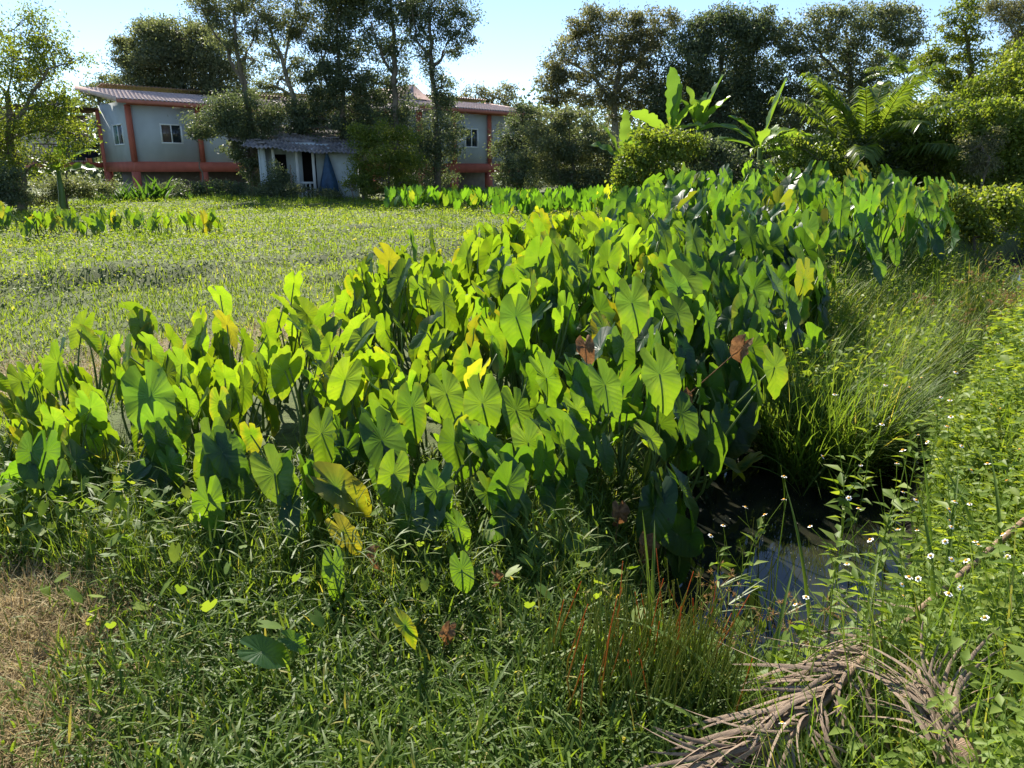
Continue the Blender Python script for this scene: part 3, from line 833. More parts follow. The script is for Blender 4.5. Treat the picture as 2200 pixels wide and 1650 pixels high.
# gap and right-hand wood
tree('distant_tree', 'pale umbrella-topped tree far behind the right house', 'tree', 74, [[(1062, 330, .22), (1060, 260, .18), (1058, 215, .12)], [(1060, 250, .1), (1030, 215, .06)], [(1060, 250, .1), (1095, 220, .06)]],
     [(1030, 205, 30, 16), (1070, 198, 36, 14), (1095, 218, 22, 18), (1040, 228, 26, 14), (1085, 242, 30, 14), (1010, 222, 22, 18), (1060, 255, 50, 14)], 'f_brown', (.26, .11), 1.0, 2)
tree('dense_tree', 'dark bush tree against the right end of the grey house', 'tree', 41, [[(1125, 405, .12), (1120, 320, .09), (1122, 270, .05)]],
     [(1120, 250, 30, 24), (1105, 295, 34, 28), (1135, 310, 36, 36), (1095, 335, 34, 26), (1120, 370, 40, 34), (1150, 270, 28, 26), (1160, 345, 28, 40), (1090, 375, 26, 22)], 'f_dark', (.14, .065), 1.7, 2.6)
tree('crooked_tree', 'sun-browned tree with crooked limbs right of the gap of sky', 'tree', 45,
     [[(1330, 400, .26), (1325, 300, .22), (1318, 225, .18), (1330, 150, .12), (1345, 80, .07)], [(1318, 225, .13), (1270, 160, .09), (1210, 120, .05)], [(1322, 200, .12), (1370, 140, .09), (1400, 80, .05)], [(1196, 330, .10), (1198, 240, .08), (1196, 180, .05)]],
     [(1290, 45, 45, 24), (1340, 60, 45, 28), (1395, 55, 45, 26), (1430, 45, 26, 18), (1250, 90, 36, 24), (1310, 105, 45, 28), (1380, 105, 48, 32), (1215, 130, 36, 30), (1185, 160, 26, 26), (1290, 160, 50, 30), (1360, 165, 50, 34), (1205, 185, 32, 26), (1260, 205, 45, 30), (1330, 225, 52, 32), (1390, 220, 40, 40), (1240, 60, 22, 16), (1185, 210, 20, 20)],
     'f_brown', (.18, .07), 1.5, 2.3, bark='barkpale')
tree('dense_tree', 'dense dark domed tree behind the banana plants', 'tree', 44,
     [[(1545, 400, .3), (1540, 280, .24), (1545, 180, .16), (1550, 100, .1)], [(1540, 250, .15), (1490, 180, .1), (1470, 110, .06)], [(1545, 200, .13), (1620, 130, .08)]],
     [(1530, 55, 45, 28), (1590, 50, 50, 28), (1640, 65, 45, 32), (1490, 90, 42, 34), (1560, 100, 60, 42), (1640, 120, 50, 46), (1470, 150, 45, 46), (1540, 170, 70, 50), (1630, 190, 60, 50), (1480, 215, 55, 48), (1570, 245, 75, 50), (1660, 250, 50, 50), (1460, 270, 50, 46), (1540, 310, 80, 46), (1640, 315, 60, 46), (1420, 230, 32, 46), (1425, 300, 40, 42)],
     'f_dark', (.17, .075), 1.8, 2.4)
tree('spreading_tree', 'spreading tree with visible limbs and leaf pads above the palm', 'tree', 42,
     [[(1840, 390, .26), (1838, 280, .22), (1830, 190, .17), (1825, 130, .11), (1815, 70, .06)], [(1832, 200, .12), (1890, 140, .09), (1930, 95, .05)], [(1830, 180, .1), (1770, 120, .07), (1740, 70, .04)], [(1832, 190, .09), (1905, 155, .06), (1950, 120, .035)]],
     [(1770, 45, 42, 26), (1830, 35, 48, 24), (1880, 60, 48, 32), (1930, 55, 38, 36), (1955, 85, 20, 26), (1910, 105, 42, 26), (1790, 95, 42, 26), (1840, 120, 40, 28), (1735, 80, 35, 28), (1720, 130, 40, 28), (1910, 20, 30, 14), (1780, 150, 40, 26), (1880, 170, 50, 28), (1820, 190, 50, 32), (1740, 190, 46, 36), (1720, 260, 46, 45), (1770, 240, 46, 36), (1900, 215, 46, 30), (1695, 75, 24, 26)],
     'f_olive', (.17, .07), 1.35, 2.3)
tree('light_tree', 'pale green tree with separate leaf pads near the right edge', 'tree', 33,
     [[(2115, 390, .2), (2105, 280, .16), (2080, 170, .11), (2070, 70, .06)], [(2090, 220, .09), (2030, 150, .05)], [(2105, 280, .1), (2150, 180, .06)]],
     [(2075, 30, 40, 26), (2085, 75, 34, 28), (2045, 60, 22, 22), (2030, 130, 38, 22), (2010, 110, 26, 18), (2085, 150, 45, 26), (2060, 195, 50, 28), (2140, 130, 40, 30), (2160, 180, 46, 36), (2110, 215, 45, 30), (2030, 170, 26, 16), (1995, 150, 22, 12)],
     'f_lime', (.13, .055), 1.25, 2.3)
tree('bamboo_top', 'arching brownish feathery branches in the top right corner', 'tree', 31, [[(2215, 400, .14), (2210, 200, .1), (2195, 80, .05)], [(2205, 150, .05), (2175, 60, .03), (2140, 20, .015)]],
     [(2170, 25, 36, 22), (2200, 50, 40, 32), (2150, 15, 26, 12), (2210, 100, 40, 40), (2240, 30, 60, 60), (2230, 180, 60, 60)], 'f_brown', (.17, .03), 1.1, 2, twigs=8)
tree('round_shrub', 'round olive shrub left of the vine mound and bananas', 'shrub', 30,
     [[(1230, 425, .08), (1232, 370, .06), (1225, 320, .04)], [(1225, 425, .06), (1190, 350, .04)], [(1235, 425, .06), (1285, 350, .04)]],
     [(1190, 255, 42, 22), (1240, 250, 45, 20), (1170, 295, 46, 28), (1240, 300, 60, 34), (1290, 315, 42, 34), (1160, 345, 45, 34), (1230, 355, 65, 34), (1300, 370, 42, 38), (1185, 385, 50, 26), (1270, 400, 60, 22), (1330, 395, 22, 26)],
     'f_olive', (.11, .05), 1.65, 2.6)


def mound(name, label, Y, lobes, mat, leaf=(.10, .07), tau=2.0, cat='shrub', droop=.6):
    u0 = np.mean([l[0] for l in lobes]); vb = max(l[1] + l[3] for l in lobes)
    return tree(name, label, cat, Y, [[(u0, vb, .05), (u0 + 4, vb - 40, .04), (u0, vb - 70, .025)]], lobes, mat, leaf, tau, 3.0, droop=droop, twigs=3)


mound('vine_mound', 'bright vine-smothered mound below the left bananas', 23, [(1395, 300, 34, 26), (1440, 300, 42, 28), (1365, 345, 36, 34), (1420, 345, 48, 34), (1375, 385, 40, 32), (1430, 390, 46, 28), (1480, 310, 30, 26), (1340, 395, 24, 24)], 'f_vine')
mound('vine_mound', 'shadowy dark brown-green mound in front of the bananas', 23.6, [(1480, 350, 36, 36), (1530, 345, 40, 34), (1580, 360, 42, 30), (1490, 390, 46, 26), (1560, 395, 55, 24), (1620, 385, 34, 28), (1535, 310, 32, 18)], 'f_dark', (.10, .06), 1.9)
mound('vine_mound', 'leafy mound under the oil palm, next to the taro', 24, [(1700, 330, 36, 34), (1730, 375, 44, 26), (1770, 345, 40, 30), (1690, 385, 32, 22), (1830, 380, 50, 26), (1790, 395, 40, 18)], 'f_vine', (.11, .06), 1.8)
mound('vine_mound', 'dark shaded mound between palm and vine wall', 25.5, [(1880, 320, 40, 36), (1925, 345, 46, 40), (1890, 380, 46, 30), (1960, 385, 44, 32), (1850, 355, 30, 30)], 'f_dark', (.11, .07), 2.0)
mound('vine_wall', 'wall of yellow-green creepers right of the palm', 25, [(1960, 265, 42, 28), (2010, 300, 48, 32), (1965, 325, 40, 30), (2030, 345, 48, 36), (1990, 380, 46, 34), (2060, 390, 44, 30), (2050, 290, 40, 30), (1930, 300, 26, 22)], 'f_vine')
mound('vine_wall', 'tall creeper curtain with bare patches along the right edge', 23.5, [(2120, 235, 48, 30), (2170, 255, 46, 34), (2100, 280, 40, 30), (2150, 310, 48, 36), (2200, 310, 44, 60), (2120, 355, 42, 36), (2180, 375, 48, 36), (2220, 240, 44, 60), (2230, 380, 44, 40), (2090, 330, 30, 30)], 'f_vine')
mound('vine_wall', 'creeper-covered hump above the vine curtain near the right edge', 28, [(2050, 235, 46, 26), (2120, 190, 44, 30), (2180, 170, 46, 40), (1990, 240, 36, 22), (2220, 130, 40, 50), (2160, 220, 50, 30)], 'f_vine', (.12, .07), 1.6)
mound('dead_creeper', 'dry brownish creeper clump hanging on the right vine wall', 22.6, [(2085, 320, 26, 22), (2140, 300, 22, 18), (2095, 355, 26, 26)], 'f_brown', (.08, .03), 1.2)
mound('creeper_bank', 'low bright creeper bank behind the right end of the taro', 16, [(2020, 440, 60, 26), (2100, 450, 70, 30), (2180, 440, 70, 36), (2130, 485, 80, 24), (2060, 480, 50, 20), (2220, 490, 50, 30), (1970, 430, 36, 16)], 'f_vine', (.09, .06), 2.0)
mound('low_shrub', 'small dark shrub at the foot of the shed porch', 34.4, [(597, 385, 18, 30), (610, 398, 20, 20), (590, 405, 22, 14)], 'f_dark', (.10, .05), 1.8)
mound('hedge', 'dark scrub in front of the left house stilts', 35, [(400, 403, 50, 11), (460, 402, 50, 12), (510, 405, 40, 10), (350, 408, 40, 10)], 'f_dark', (.13, .05), 1.7)
mound('hedge', 'tangled brown-green scrub beneath the feathery tree', 29, [(110, 400, 46, 24), (160, 405, 40, 20), (210, 410, 40, 16), (90, 425, 40, 12)], 'f_olive', (.10, .05), 1.5)
mound('weed_bank', 'weedy fringe at the foot of the shed', 34, [(640, 412, 50, 10), (700, 414, 46, 9), (590, 416, 40, 8), (560, 412, 26, 10)], 'f_olive', (.10, .05), 1.5)

# far wood that closes the view between the houses
P_, A_ = [], []
for k in range(150):
    xx = -95 + k * 1.4; yy = U(72, 88)
    n = 620; hh = U(5, 9)
    P_.append(np.array([xx, yy, .8]) + rng.normal(size=(n, 3)) * np.array([1.5, 1.5, 0]) + np.stack([np.zeros(n), np.zeros(n), U(0, hh, n)], 1)); A_.append(np.clip(rng.normal(.4, .2, n) + U(-.2, .2), 0, 1))
P_ = np.vstack(P_); A_ = np.concatenate(A_); n = len(P_)
V, Q = leaf_quads(P_, rand_dirs(n), rand_dirs(n), U(.4, .75, n), U(.25, .4, n))
kind(mesh_obj('far_wood', V, Q, M['f_dark'], attrs={'var': np.repeat(A_, 4)}), 'stuff', 'dark far wood behind the houses', 'wood')

# ------------------------------------------------------------------ banana plants
def banana_leaf(L, W, curl, tear):
    """one long paddle blade along +Z arching to +X; torn margins"""
    n = 22; rows = []
    p = np.array([0., 0, 0]); ang = 0.0
    side = []
    for i in range(n + 1):
        s = i / n
        w = 0.02 if s < .16 else W * .5 * math.sin(math.pi * min(1, (s - .14) / .9)) ** .55
        t1 = w * (1 - tear * rng.random() * (rng.random() < .4)); t2 = w * (1 - tear * rng.random() * (rng.random() < .4))
        nx = np.array([math.cos(ang), 0, -math.sin(ang)])
        rows += [p + np.array([0, -t1, 0]) + nx * t1 * -.35 + nx * .03 * math.sin(s * 20), p, p + np.array([0, t2, 0]) + nx * t2 * -.35 + nx * .03 * math.sin(s * 23)]
        ang = curl * s ** 1.5
        p = p + np.array([math.sin(ang), 0, math.cos(ang)]) * L / n
    i = np.arange(n)[:, None] * 3
    Q = np.vstack([i + np.array([0, 1, 4, 3]), i + np.array([1, 2, 5, 4])])
    return np.array(rows), Q


def banana(label, u, v0, Y, leaves, stem_top_v):
    b = at(u, v0, Y); base = np.array([b[0], Y, g1(b[0], Y) - .05])
    root = thing('banana_plant', base, label, 'banana plant', 'banana plants')
    top = at(u, stem_top_v, Y)
    mb = MB(); mb.tube(np.array([base, (base + top) / 2 + np.array([.04, 0, 0]), top]) - base, [.14, .11, .07], 9); mb.build('pseudostem', M['stalk'], root, True)
    for (az, lean, L, W, curl) in leaves:
        V, Q = banana_leaf(L * 1.28, W * 1.45, R(curl), .35)
        o_ = mesh_obj('leaf', V, Q, M['f_banana'], root, True, {'var': np.full(len(V), U(0, 1))})
        o_.location = Vector(top - base) - Vector((0, 0, U(0, .12)))
        o_.rotation_euler = (Matrix.Rotation(R(az), 4, 'Z') @ Matrix.Rotation(R(lean), 4, 'Y') @ Matrix.Rotation(U(-.6, .6), 4, 'Z')).to_euler()
    return root


banana('banana plant with tall upright leaf, leftmost of the clump', 1440, 400, 26, [(90, 4, 1.75, .42, 6), (20, 8, 1.35, .30, 8), (200, 55, 1.5, .36, 45), (180, 75, 1.2, .34, 40), (-40, 30, 1.0, .3, 30), (300, 60, 1.2, .36, 50)], 290)
banana('banana plant with a fan of upright leaves in the middle of the clump', 1500, 400, 26.3, [(0, 18, 1.55, .36, 10), (10, 6, 1.0, .34, 14), (170, 14, 1.2, .32, 14), (180, 26, 1.05, .3, 20), (0, 34, 1.2, .3, 22), (-80, 20, .9, .34, 30), (100, 10, .9, .34, 20), (-60, 35, 1.0, .3, 40)], 280)
banana('banana plant with arching side leaves, rightmost of the clump', 1632, 400, 25.4, [(5, 16, 1.85, .42, 4), (182, 48, 1.7, .40, 70), (175, 68, 1.75, .40, 55), (0, 42, 1.1, .36, 60), (-20, 60, 1.5, .36, 70), (-100, 50, 1.3, .4, 60), (195, 30, 1.3, .4, 50), (0, 80, 1.4, .34, 70)], 318)
banana('small banana plant poking out beside the round shrub', 1335, 410, 24.5, [(185, 25, 1.0, .30, 20), (170, 50, .9, .3, 40), (0, 20, 1.1, .28, 25), (60, 10, 1.3, .26, 10), (-60, 45, .9, .3, 40)], 345)
banana('grey-leaved banana plant beneath the feathery left tree', 125, 400, 27.5, [(0, 45, 1.3, .34, 50), (180, 50, 1.3, .34, 50), (20, 70, 1.1, .32, 50), (200, 75, 1.1, .32, 50), (90, 20, 1.0, .3, 30), (-70, 55, 1.0, .3, 60)], 368)

# ------------------------------------------------------------------ oil palm
def frond_mesh(L, curl, leafL, n=64, seed=0):
    """feather leaf rising along +Z and arching to +X"""
    r = np.random.default_rng(seed)
    mb = MB(); pts = []; p = np.zeros(3); m_ = 40
    for i in range(m_ + 1):
        s = i / m_; ang = curl * s ** 1.6
        pts.append(p.copy()); p = p + np.array([math.sin(ang), 0, math.cos(ang)]) * L / m_
    pts = np.array(pts)
    mb.tube(pts[::4], np.linspace(.035, .008, len(pts[::4])), 5, a=.9)
    P, D, NN, LL = [], [], [], []
    T = np.gradient(pts, axis=0); T = unit(T)
    for s in np.linspace(.22, 1, n):
        i = s * m_; k = min(int(i), m_ - 1); f = i - k
        q = pts[k] * (1 - f) + pts[k + 1] * f; t = T[k]
        for sd in (-1, 1):
            for rep in range(1):
                d = unit(t * (.75 + .5 * s) + np.array([0, sd, 0]) * 1.0 + np.cross(t, [0, 1, 0]) * r.uniform(-.25, .35) + np.array([0, 0, -.30]))
                P.append(q); D.append(d); NN.append(unit(np.cross(d, [0, sd, 0]) + r.normal(size=3) * .3)); LL.append(leafL * (1 - .55 * abs(s - .5) ** 1.3 * 2) * r.uniform(.85, 1.1))
    P = np.array(P); D = np.array(D); NN = np.array(NN); LL = np.array(LL)
    S = unit(np.cross(D, NN))
    w = (.055 * leafL / .7)
    mid = P + D * (LL * .55)[:, None]; tip = P + D * LL[:, None] + np.array([0, 0, -1.]) * (LL * .45)[:, None]
    V = np.stack([P - S * w * .4, P + S * w * .4, mid + S * w * .6, mid - S * w * .6, tip], 1); b = np.arange(len(P))[:, None] * 5
    mb.add(V.reshape(-1, 3), T=b + np.array([3, 2, 4]), Q=b + np.array([0, 1, 2, 3]), a=np.repeat(r.uniform(0, .8, len(P)), 5))
    return mb


PY = 26.0
pb = at(1848, 395, PY); pbase = np.array([pb[0], PY, g1(pb[0], PY) - .05])
palm = thing('oil_palm', pbase, 'large feathery palm behind the taro on the right', 'palm')
mb = MB(); mb.tube(np.array([(0, 0, 0), (0, 0, .35), (0, 0, .8)]), [.32, .36, .22], 10); mb.build('trunk', M['bark'], palm, True)
protos = []
for k, (L_, cv, ll) in enumerate(((4.5, 55, .85), (4.2, 80, .82), (3.6, 105, .76), (4.0, 65, .82))):
    protos.append(frond_mesh(L_, R(cv), ll, seed=k))
pobj = []
spec = [(0, 8, 0), (60, 10, 0), (120, 10, 3), (180, 9, 0), (240, 10, 3), (300, 8, 0), (175, 24, 0), (8, 26, 0), (150, 32, 3), (-25, 30, 3), (40, 34, 1), (210, 36, 1), (270, 28, 1), (320, 36, 1), (100, 34, 1),
        (185, 48, 1), (0, 50, 1), (160, 58, 1), (20, 60, 1), (225, 55, 2), (-50, 56, 2), (280, 54, 2), (90, 60, 2), (188, 70, 2), (-5, 72, 2), (250, 72, 2), (310, 72, 2), (170, 80, 2), (30, 18, 0), (200, 16, 0), (265, 18, 0), (330, 20, 3), (135, 22, 0), (0, 40, 1), (178, 38, 1), (290, 42, 1), (240, 44, 1)]
for k, (az, lean, pr) in enumerate(spec):
    if k < 4 and pr == 0 and not pobj:
        pass
    if len([q for q in pobj if q[0] == pr]) == 0:
        o_ = protos[pr].build('frond', M['f_palm'], palm); pobj.append((pr, o_))
    else:
        src = [q[1] for q in pobj if q[0] == pr][0]
        o_ = copy_part(src, palm)
    o_.location = (0, 0, .7)
    o_.rotation_euler = (Matrix.Rotation(R(az + U(-6, 6)), 4, 'Z') @ Matrix.Rotation(R(lean), 4, 'Y') @ Matrix.Rotation(U(-.2, .2), 4, 'Z')).to_euler()
M['f_palmdead'] = foliage('withered_palm', [(0, (.22, .17, .07)), (1, (.36, .28, .13))], .35, (1.2, 1.1, .7), .6)
dmesh = frond_mesh(2.0, R(70), .5, 30, 9)
for k, (az, lean) in enumerate(((200, 95), (-90, 100), (230, 98))):
    o_ = dmesh.build('dead_frond', M['f_palmdead'], palm) if k == 0 else copy_part(dm0, palm)
    if k == 0: dm0 = o_
    o_.location = (0, 0, .6); o_.rotation_euler = (Matrix.Rotation(R(az), 4, 'Z') @ Matrix.Rotation(R(lean), 4, 'Y')).to_euler()
# a smaller palm top far behind
b2 = at(1945, 300, 36); base2 = np.array([b2[0], 36, g1(b2[0], 36)])
pm2 = thing('coconut_palm', base2, 'distant palm top peeping out right of the big palm', 'palm')
tp2 = at(1945, 172, 36) - base2
mb = MB(); mb.tube(np.array([(0, 0, 0), tp2 * .5 + [.1, 0, 0], tp2]), [.14, .11, .09], 8); mb.build('trunk', M['barkpale'], pm2, True)
for k, (az, lean) in enumerate(((0, 20), (180, 22), (40, 45), (140, 48), (220, 50), (-40, 50), (0, 65), (180, 65), (90, 30), (-90, 40))):
    o_ = copy_part(pobj[1][1], pm2); o_.scale = (.5, .5, .5); o_.location = tp2
    o_.rotation_euler = (Matrix.Rotation(R(az), 4, 'Z') @ Matrix.Rotation(R(lean), 4, 'Y')).to_euler()

# ------------------------------------------------------------------ strap-leaved lilies before the left house
V_, T_, Q_, m_ = blades(np.zeros((1, 3)), np.array([1.0]), np.array([.10]), np.array([0.]), np.array([.05]), np.array([.75]), 6)
strap0 = None
for k, (u, v, Y, s, lab) in enumerate(((215, 405, 33, 1.05, 'leftmost strap-leaved lily clump by the stilt house'), (265, 408, 32.5, 1.15, 'second strap-leaved lily clump from the left by the stilt house'), (330, 405, 33, 1.35, 'tallest strap-leaved lily clump under the stilt house window'), (395, 402, 35.5, 1.0, 'shaded strap-leaved plant in front of the house stilts'), (470, 402, 36, 1.0, 'rightmost shaded strap-leaved plant before the house stilts'), (300, 412, 32, .9, 'low strap-leaved lily clump nearest the field'))):
    b = at(u, v, Y)
    root = thing('strap_leaf_lily', (b[0], Y, g1(b[0], Y) - .03), lab, 'lily', 'strap-leaved lilies by the house')
    for j in range(38):
        if strap0 is None:
            strap0 = mesh_obj('leaf', V_, [T_, Q_], M['f_strap'], root, False, {'var': np.full(len(V_), .5)}); o_ = strap0
        else:
            o_ = copy_part(strap0, root)
        o_.location = (U(-.4, .4), U(-.3, .3), 0)
        o_.rotation_euler = (Matrix.Rotation(U(0, 6.28), 4, 'Z') @ Matrix.Rotation(U(0, .75), 4, 'Y')).to_euler()
        o_.scale = (s * U(.8, 1.2), s * 1.2, s * U(.8, 1.2))

# ------------------------------------------------------------------ taro
EDGE = {}


def taro_mesh(seed, rings=(.05, .3, .55, .8, 1.0), na=14, fold=.25, droop=.25, wave=.018):
    r = np.random.default_rng(seed)
    ph = np.radians([0, 12, 30, 55, 85, 115, 138, 152, 163, 171, 176, 180])
    rr = np.array([.60, .54, .46, .39, .345, .36, .41, .45, .46, .42, .30, .17])
    A = np.linspace(0, math.pi, na + 1)
    A = A + .10 * np.sin(2 * A) * -1 * (A > 1.6)
    rad = np.interp(A, ph, rr)
    wid, tipk = r.uniform(.84, 1.0), r.uniform(.95, 1.12)
    ang = np.concatenate([A, -A[1:-1][::-1]])            # all the way round, no duplicate seam
    rd = np.concatenate([rad, rad[1:-1][::-1]]) * (1 + r.normal(size=2 * na) * .012)
    for _ in range(int(r.integers(0, 3))):                # nibbled bits of margin
        i0 = int(r.integers(2, 2 * na - 2)); rd[i0] *= r.uniform(.72, .92)
    skew = r.uniform(-.07, .07)
    V = [(0, 0)]
    for t in rings:
        for a, q in zip(ang, rd):
            V.append((wid * q * t * math.sin(a) + skew * q * t * math.cos(a), q * t * math.cos(a) * (tipk if abs(a) < 1.5 else 1)))
    V = np.array(V); x, y = V[:, 0], V[:, 1]
    k = 2 * na
    tt = np.concatenate([[0], np.repeat(rings, k)]); aa = np.concatenate([[0], np.tile(ang, len(rings))])
    z = fold * np.abs(x) * (1 - .35 * np.abs(x) / .35) - droop * np.where(y > 0, y ** 2, .25 * y ** 2) * 1.1
    z += wave * tt ** 2.5 * np.sin(aa * r.integers(5, 8) + r.uniform(0, 6)) + wave * .6 * tt ** 2 * np.sin(aa * 11 + r.uniform(0, 6))
    z += r.uniform(-.12, .12) * x
    T = [(0, 1 + i, 1 + (i + 1) % k) for i in range(k)]
    T = [(a, c, b) for a, b, c in T]
    Q = []
    for j in range(len(rings) - 1):
        o0, o1 = 1 + j * k, 1 + (j + 1) * k
        Q += [(o0 + i, o0 + (i + 1) % k, o1 + (i + 1) % k, o1 + i) for i in range(k)]
    al = R(52)
    s = y - np.abs(x) / math.tan(al)
    phi = np.arctan2(np.abs(x), y)
    vc = np.where(phi < al, s / .095, -(phi - al) / R(18))
    EDGE[seed] = tt
    return np.stack([x, y, z], 1), np.array(T), np.array(Q), np.stack([vc + 20, np.abs(x)], 1)


leaf_src, stalk_src = [], []
for k in range(14):
    V, T, Q, uvv = taro_mesh(k, fold=(.15, .3, .42, .22, .36, .1, .5)[k % 7], droop=(.3, .45, .35, .65, .25, .4, .5, .8)[k % 8], wave=(.02, .03, .025, .04, .03)[k % 5])
    o_ = mesh_obj('leaf', V, [T, Q], M['taro'], None, True, {'edge': EDGE[k]}, uvv)
    leaf_src.append(o_)
for k in range(3):
    mb = MB()
    t = np.linspace(0, 1, 7)
    b = (.06, .14, .22)[k]
    mb.tube(np.stack([b * np.sin(t * math.pi) * .5 + .0 * t, 0 * t, t], 1), np.linspace(.013, .0048, 7), 6, a=np.repeat(t, 6).tolist() + [1.0])
    stalk_src.append(mb.build('leaf_stalk', M['stalk'], None, True))
_used = set()


def inst(src, parent, mat, color=None):
    o_ = src if src.name not in _used else src.copy()
    if src.name in _used: C.objects.link(o_)
    _used.add(src.name) if o_ is src else None
    o_.parent = parent
    o_.matrix_local = mat
    if color is not None: o_.color = color
    return o_


def leaf_matrix(A, az, droop, roll, size, wsc=1.0):
    t = np.array([math.sin(az), -math.cos(az), 0.0])
    zz = np.array([0, 0, 1.0])
    Yd = math.cos(droop) * t - math.sin(droop) * zz
    Zd = math.sin(droop) * t + math.cos(droop) * zz
    Xd = np.cross(Yd, Zd)
    c, s = math.cos(roll), math.sin(roll)
    X2 = c * Xd + s * Yd; Y2 = -s * Xd + c * Yd
    return Matrix(((X2[0] * size * wsc, Y2[0] * size, Zd[0] * size, A[0]), (X2[1] * size * wsc, Y2[1] * size, Zd[1] * size, A[1]), (X2[2] * size * wsc, Y2[2] * size, Zd[2] * size, A[2]), (0, 0, 0, 1)))


def stalk_matrix(a, b, th):
    a, b = np.asarray(a, float), np.asarray(b, float)
    d = b - a; L = np.linalg.norm(d); zd = d / L
    h = np.array([-d[0], -d[1], .001 + 0 * L]);
    xd = np.cross(np.cross(zd, unit(h)), zd)
    xd = unit(xd) if np.linalg.norm(xd) > 1e-4 else unit(np.cross(zd, [0, 1, 0]))
    xd = -xd
    yd = np.cross(zd, xd)
    # bow sideways with the length, thickness by th
    return Matrix(((xd[0] * L * .55, yd[0] * th, zd[0] * L, a[0]), (xd[1] * L * .55, yd[1] * th, zd[1] * L, a[1]), (xd[2] * L * .55, yd[2] * th, zd[2] * L, a[2]), (0, 0, 0, 1)))


def stalk_matrix2(a, b, th):
    q = Vector(np.asarray(b) - np.asarray(a)); L = q.length
    rot = q.to_track_quat('Z', 'X').to_matrix().to_4x4()
    return Matrix.Translation(Vector(a)) @ rot @ Matrix.Rotation(U(0, 6.28), 4, 'Z') @ Matrix.Diagonal(Vector((th, th, L, 1)))


def tint(y=0.0, lum=None):
    l = U(.62, 1.12) if lum is None else lum
    return (l * U(.92, 1.06), l, l * U(.85, 1.2), 1.0 - y)


def taro_plant(base, leaves, label, group=None, name='taro_plant'):
    root = thing(name, base, label, 'taro', group)
    for (A, az, dr, ro, sz, ws, col, var) in leaves:
        a = np.asarray(A) - np.asarray(base)
        inst(leaf_src[var], root, leaf_matrix(a, az, dr, ro, sz, ws), col)
        s0 = np.array([U(-.05, .05), U(-.05, .05), 0.02])
        inst(stalk_src[rng.integers(3)], root, stalk_matrix2(s0, a, 1.0 * (.5 + sz * 1.5)))
    return root


def rnd_leaf(base, H, az, lo=.5, sz=.28, yl=.05):
    h = H * U(lo, 1.0)
    az = az
    out = H * U(.12, .42) * (1.25 - .5 * h / H)
    A = np.array([base[0] + math.sin(az) * out, base[1] - math.cos(az) * out, base[2] + h])
    y = U(.35, .7) if U(0, 1) < yl else (U(0, .25) if U(0, 1) < .35 else 0)
    return (A, az + rng.normal() * .4, R(U(46, 88)), rng.normal() * .32, sz * U(.72, 1.18), U(.66, .88), tint(y), int(rng.integers(14)))


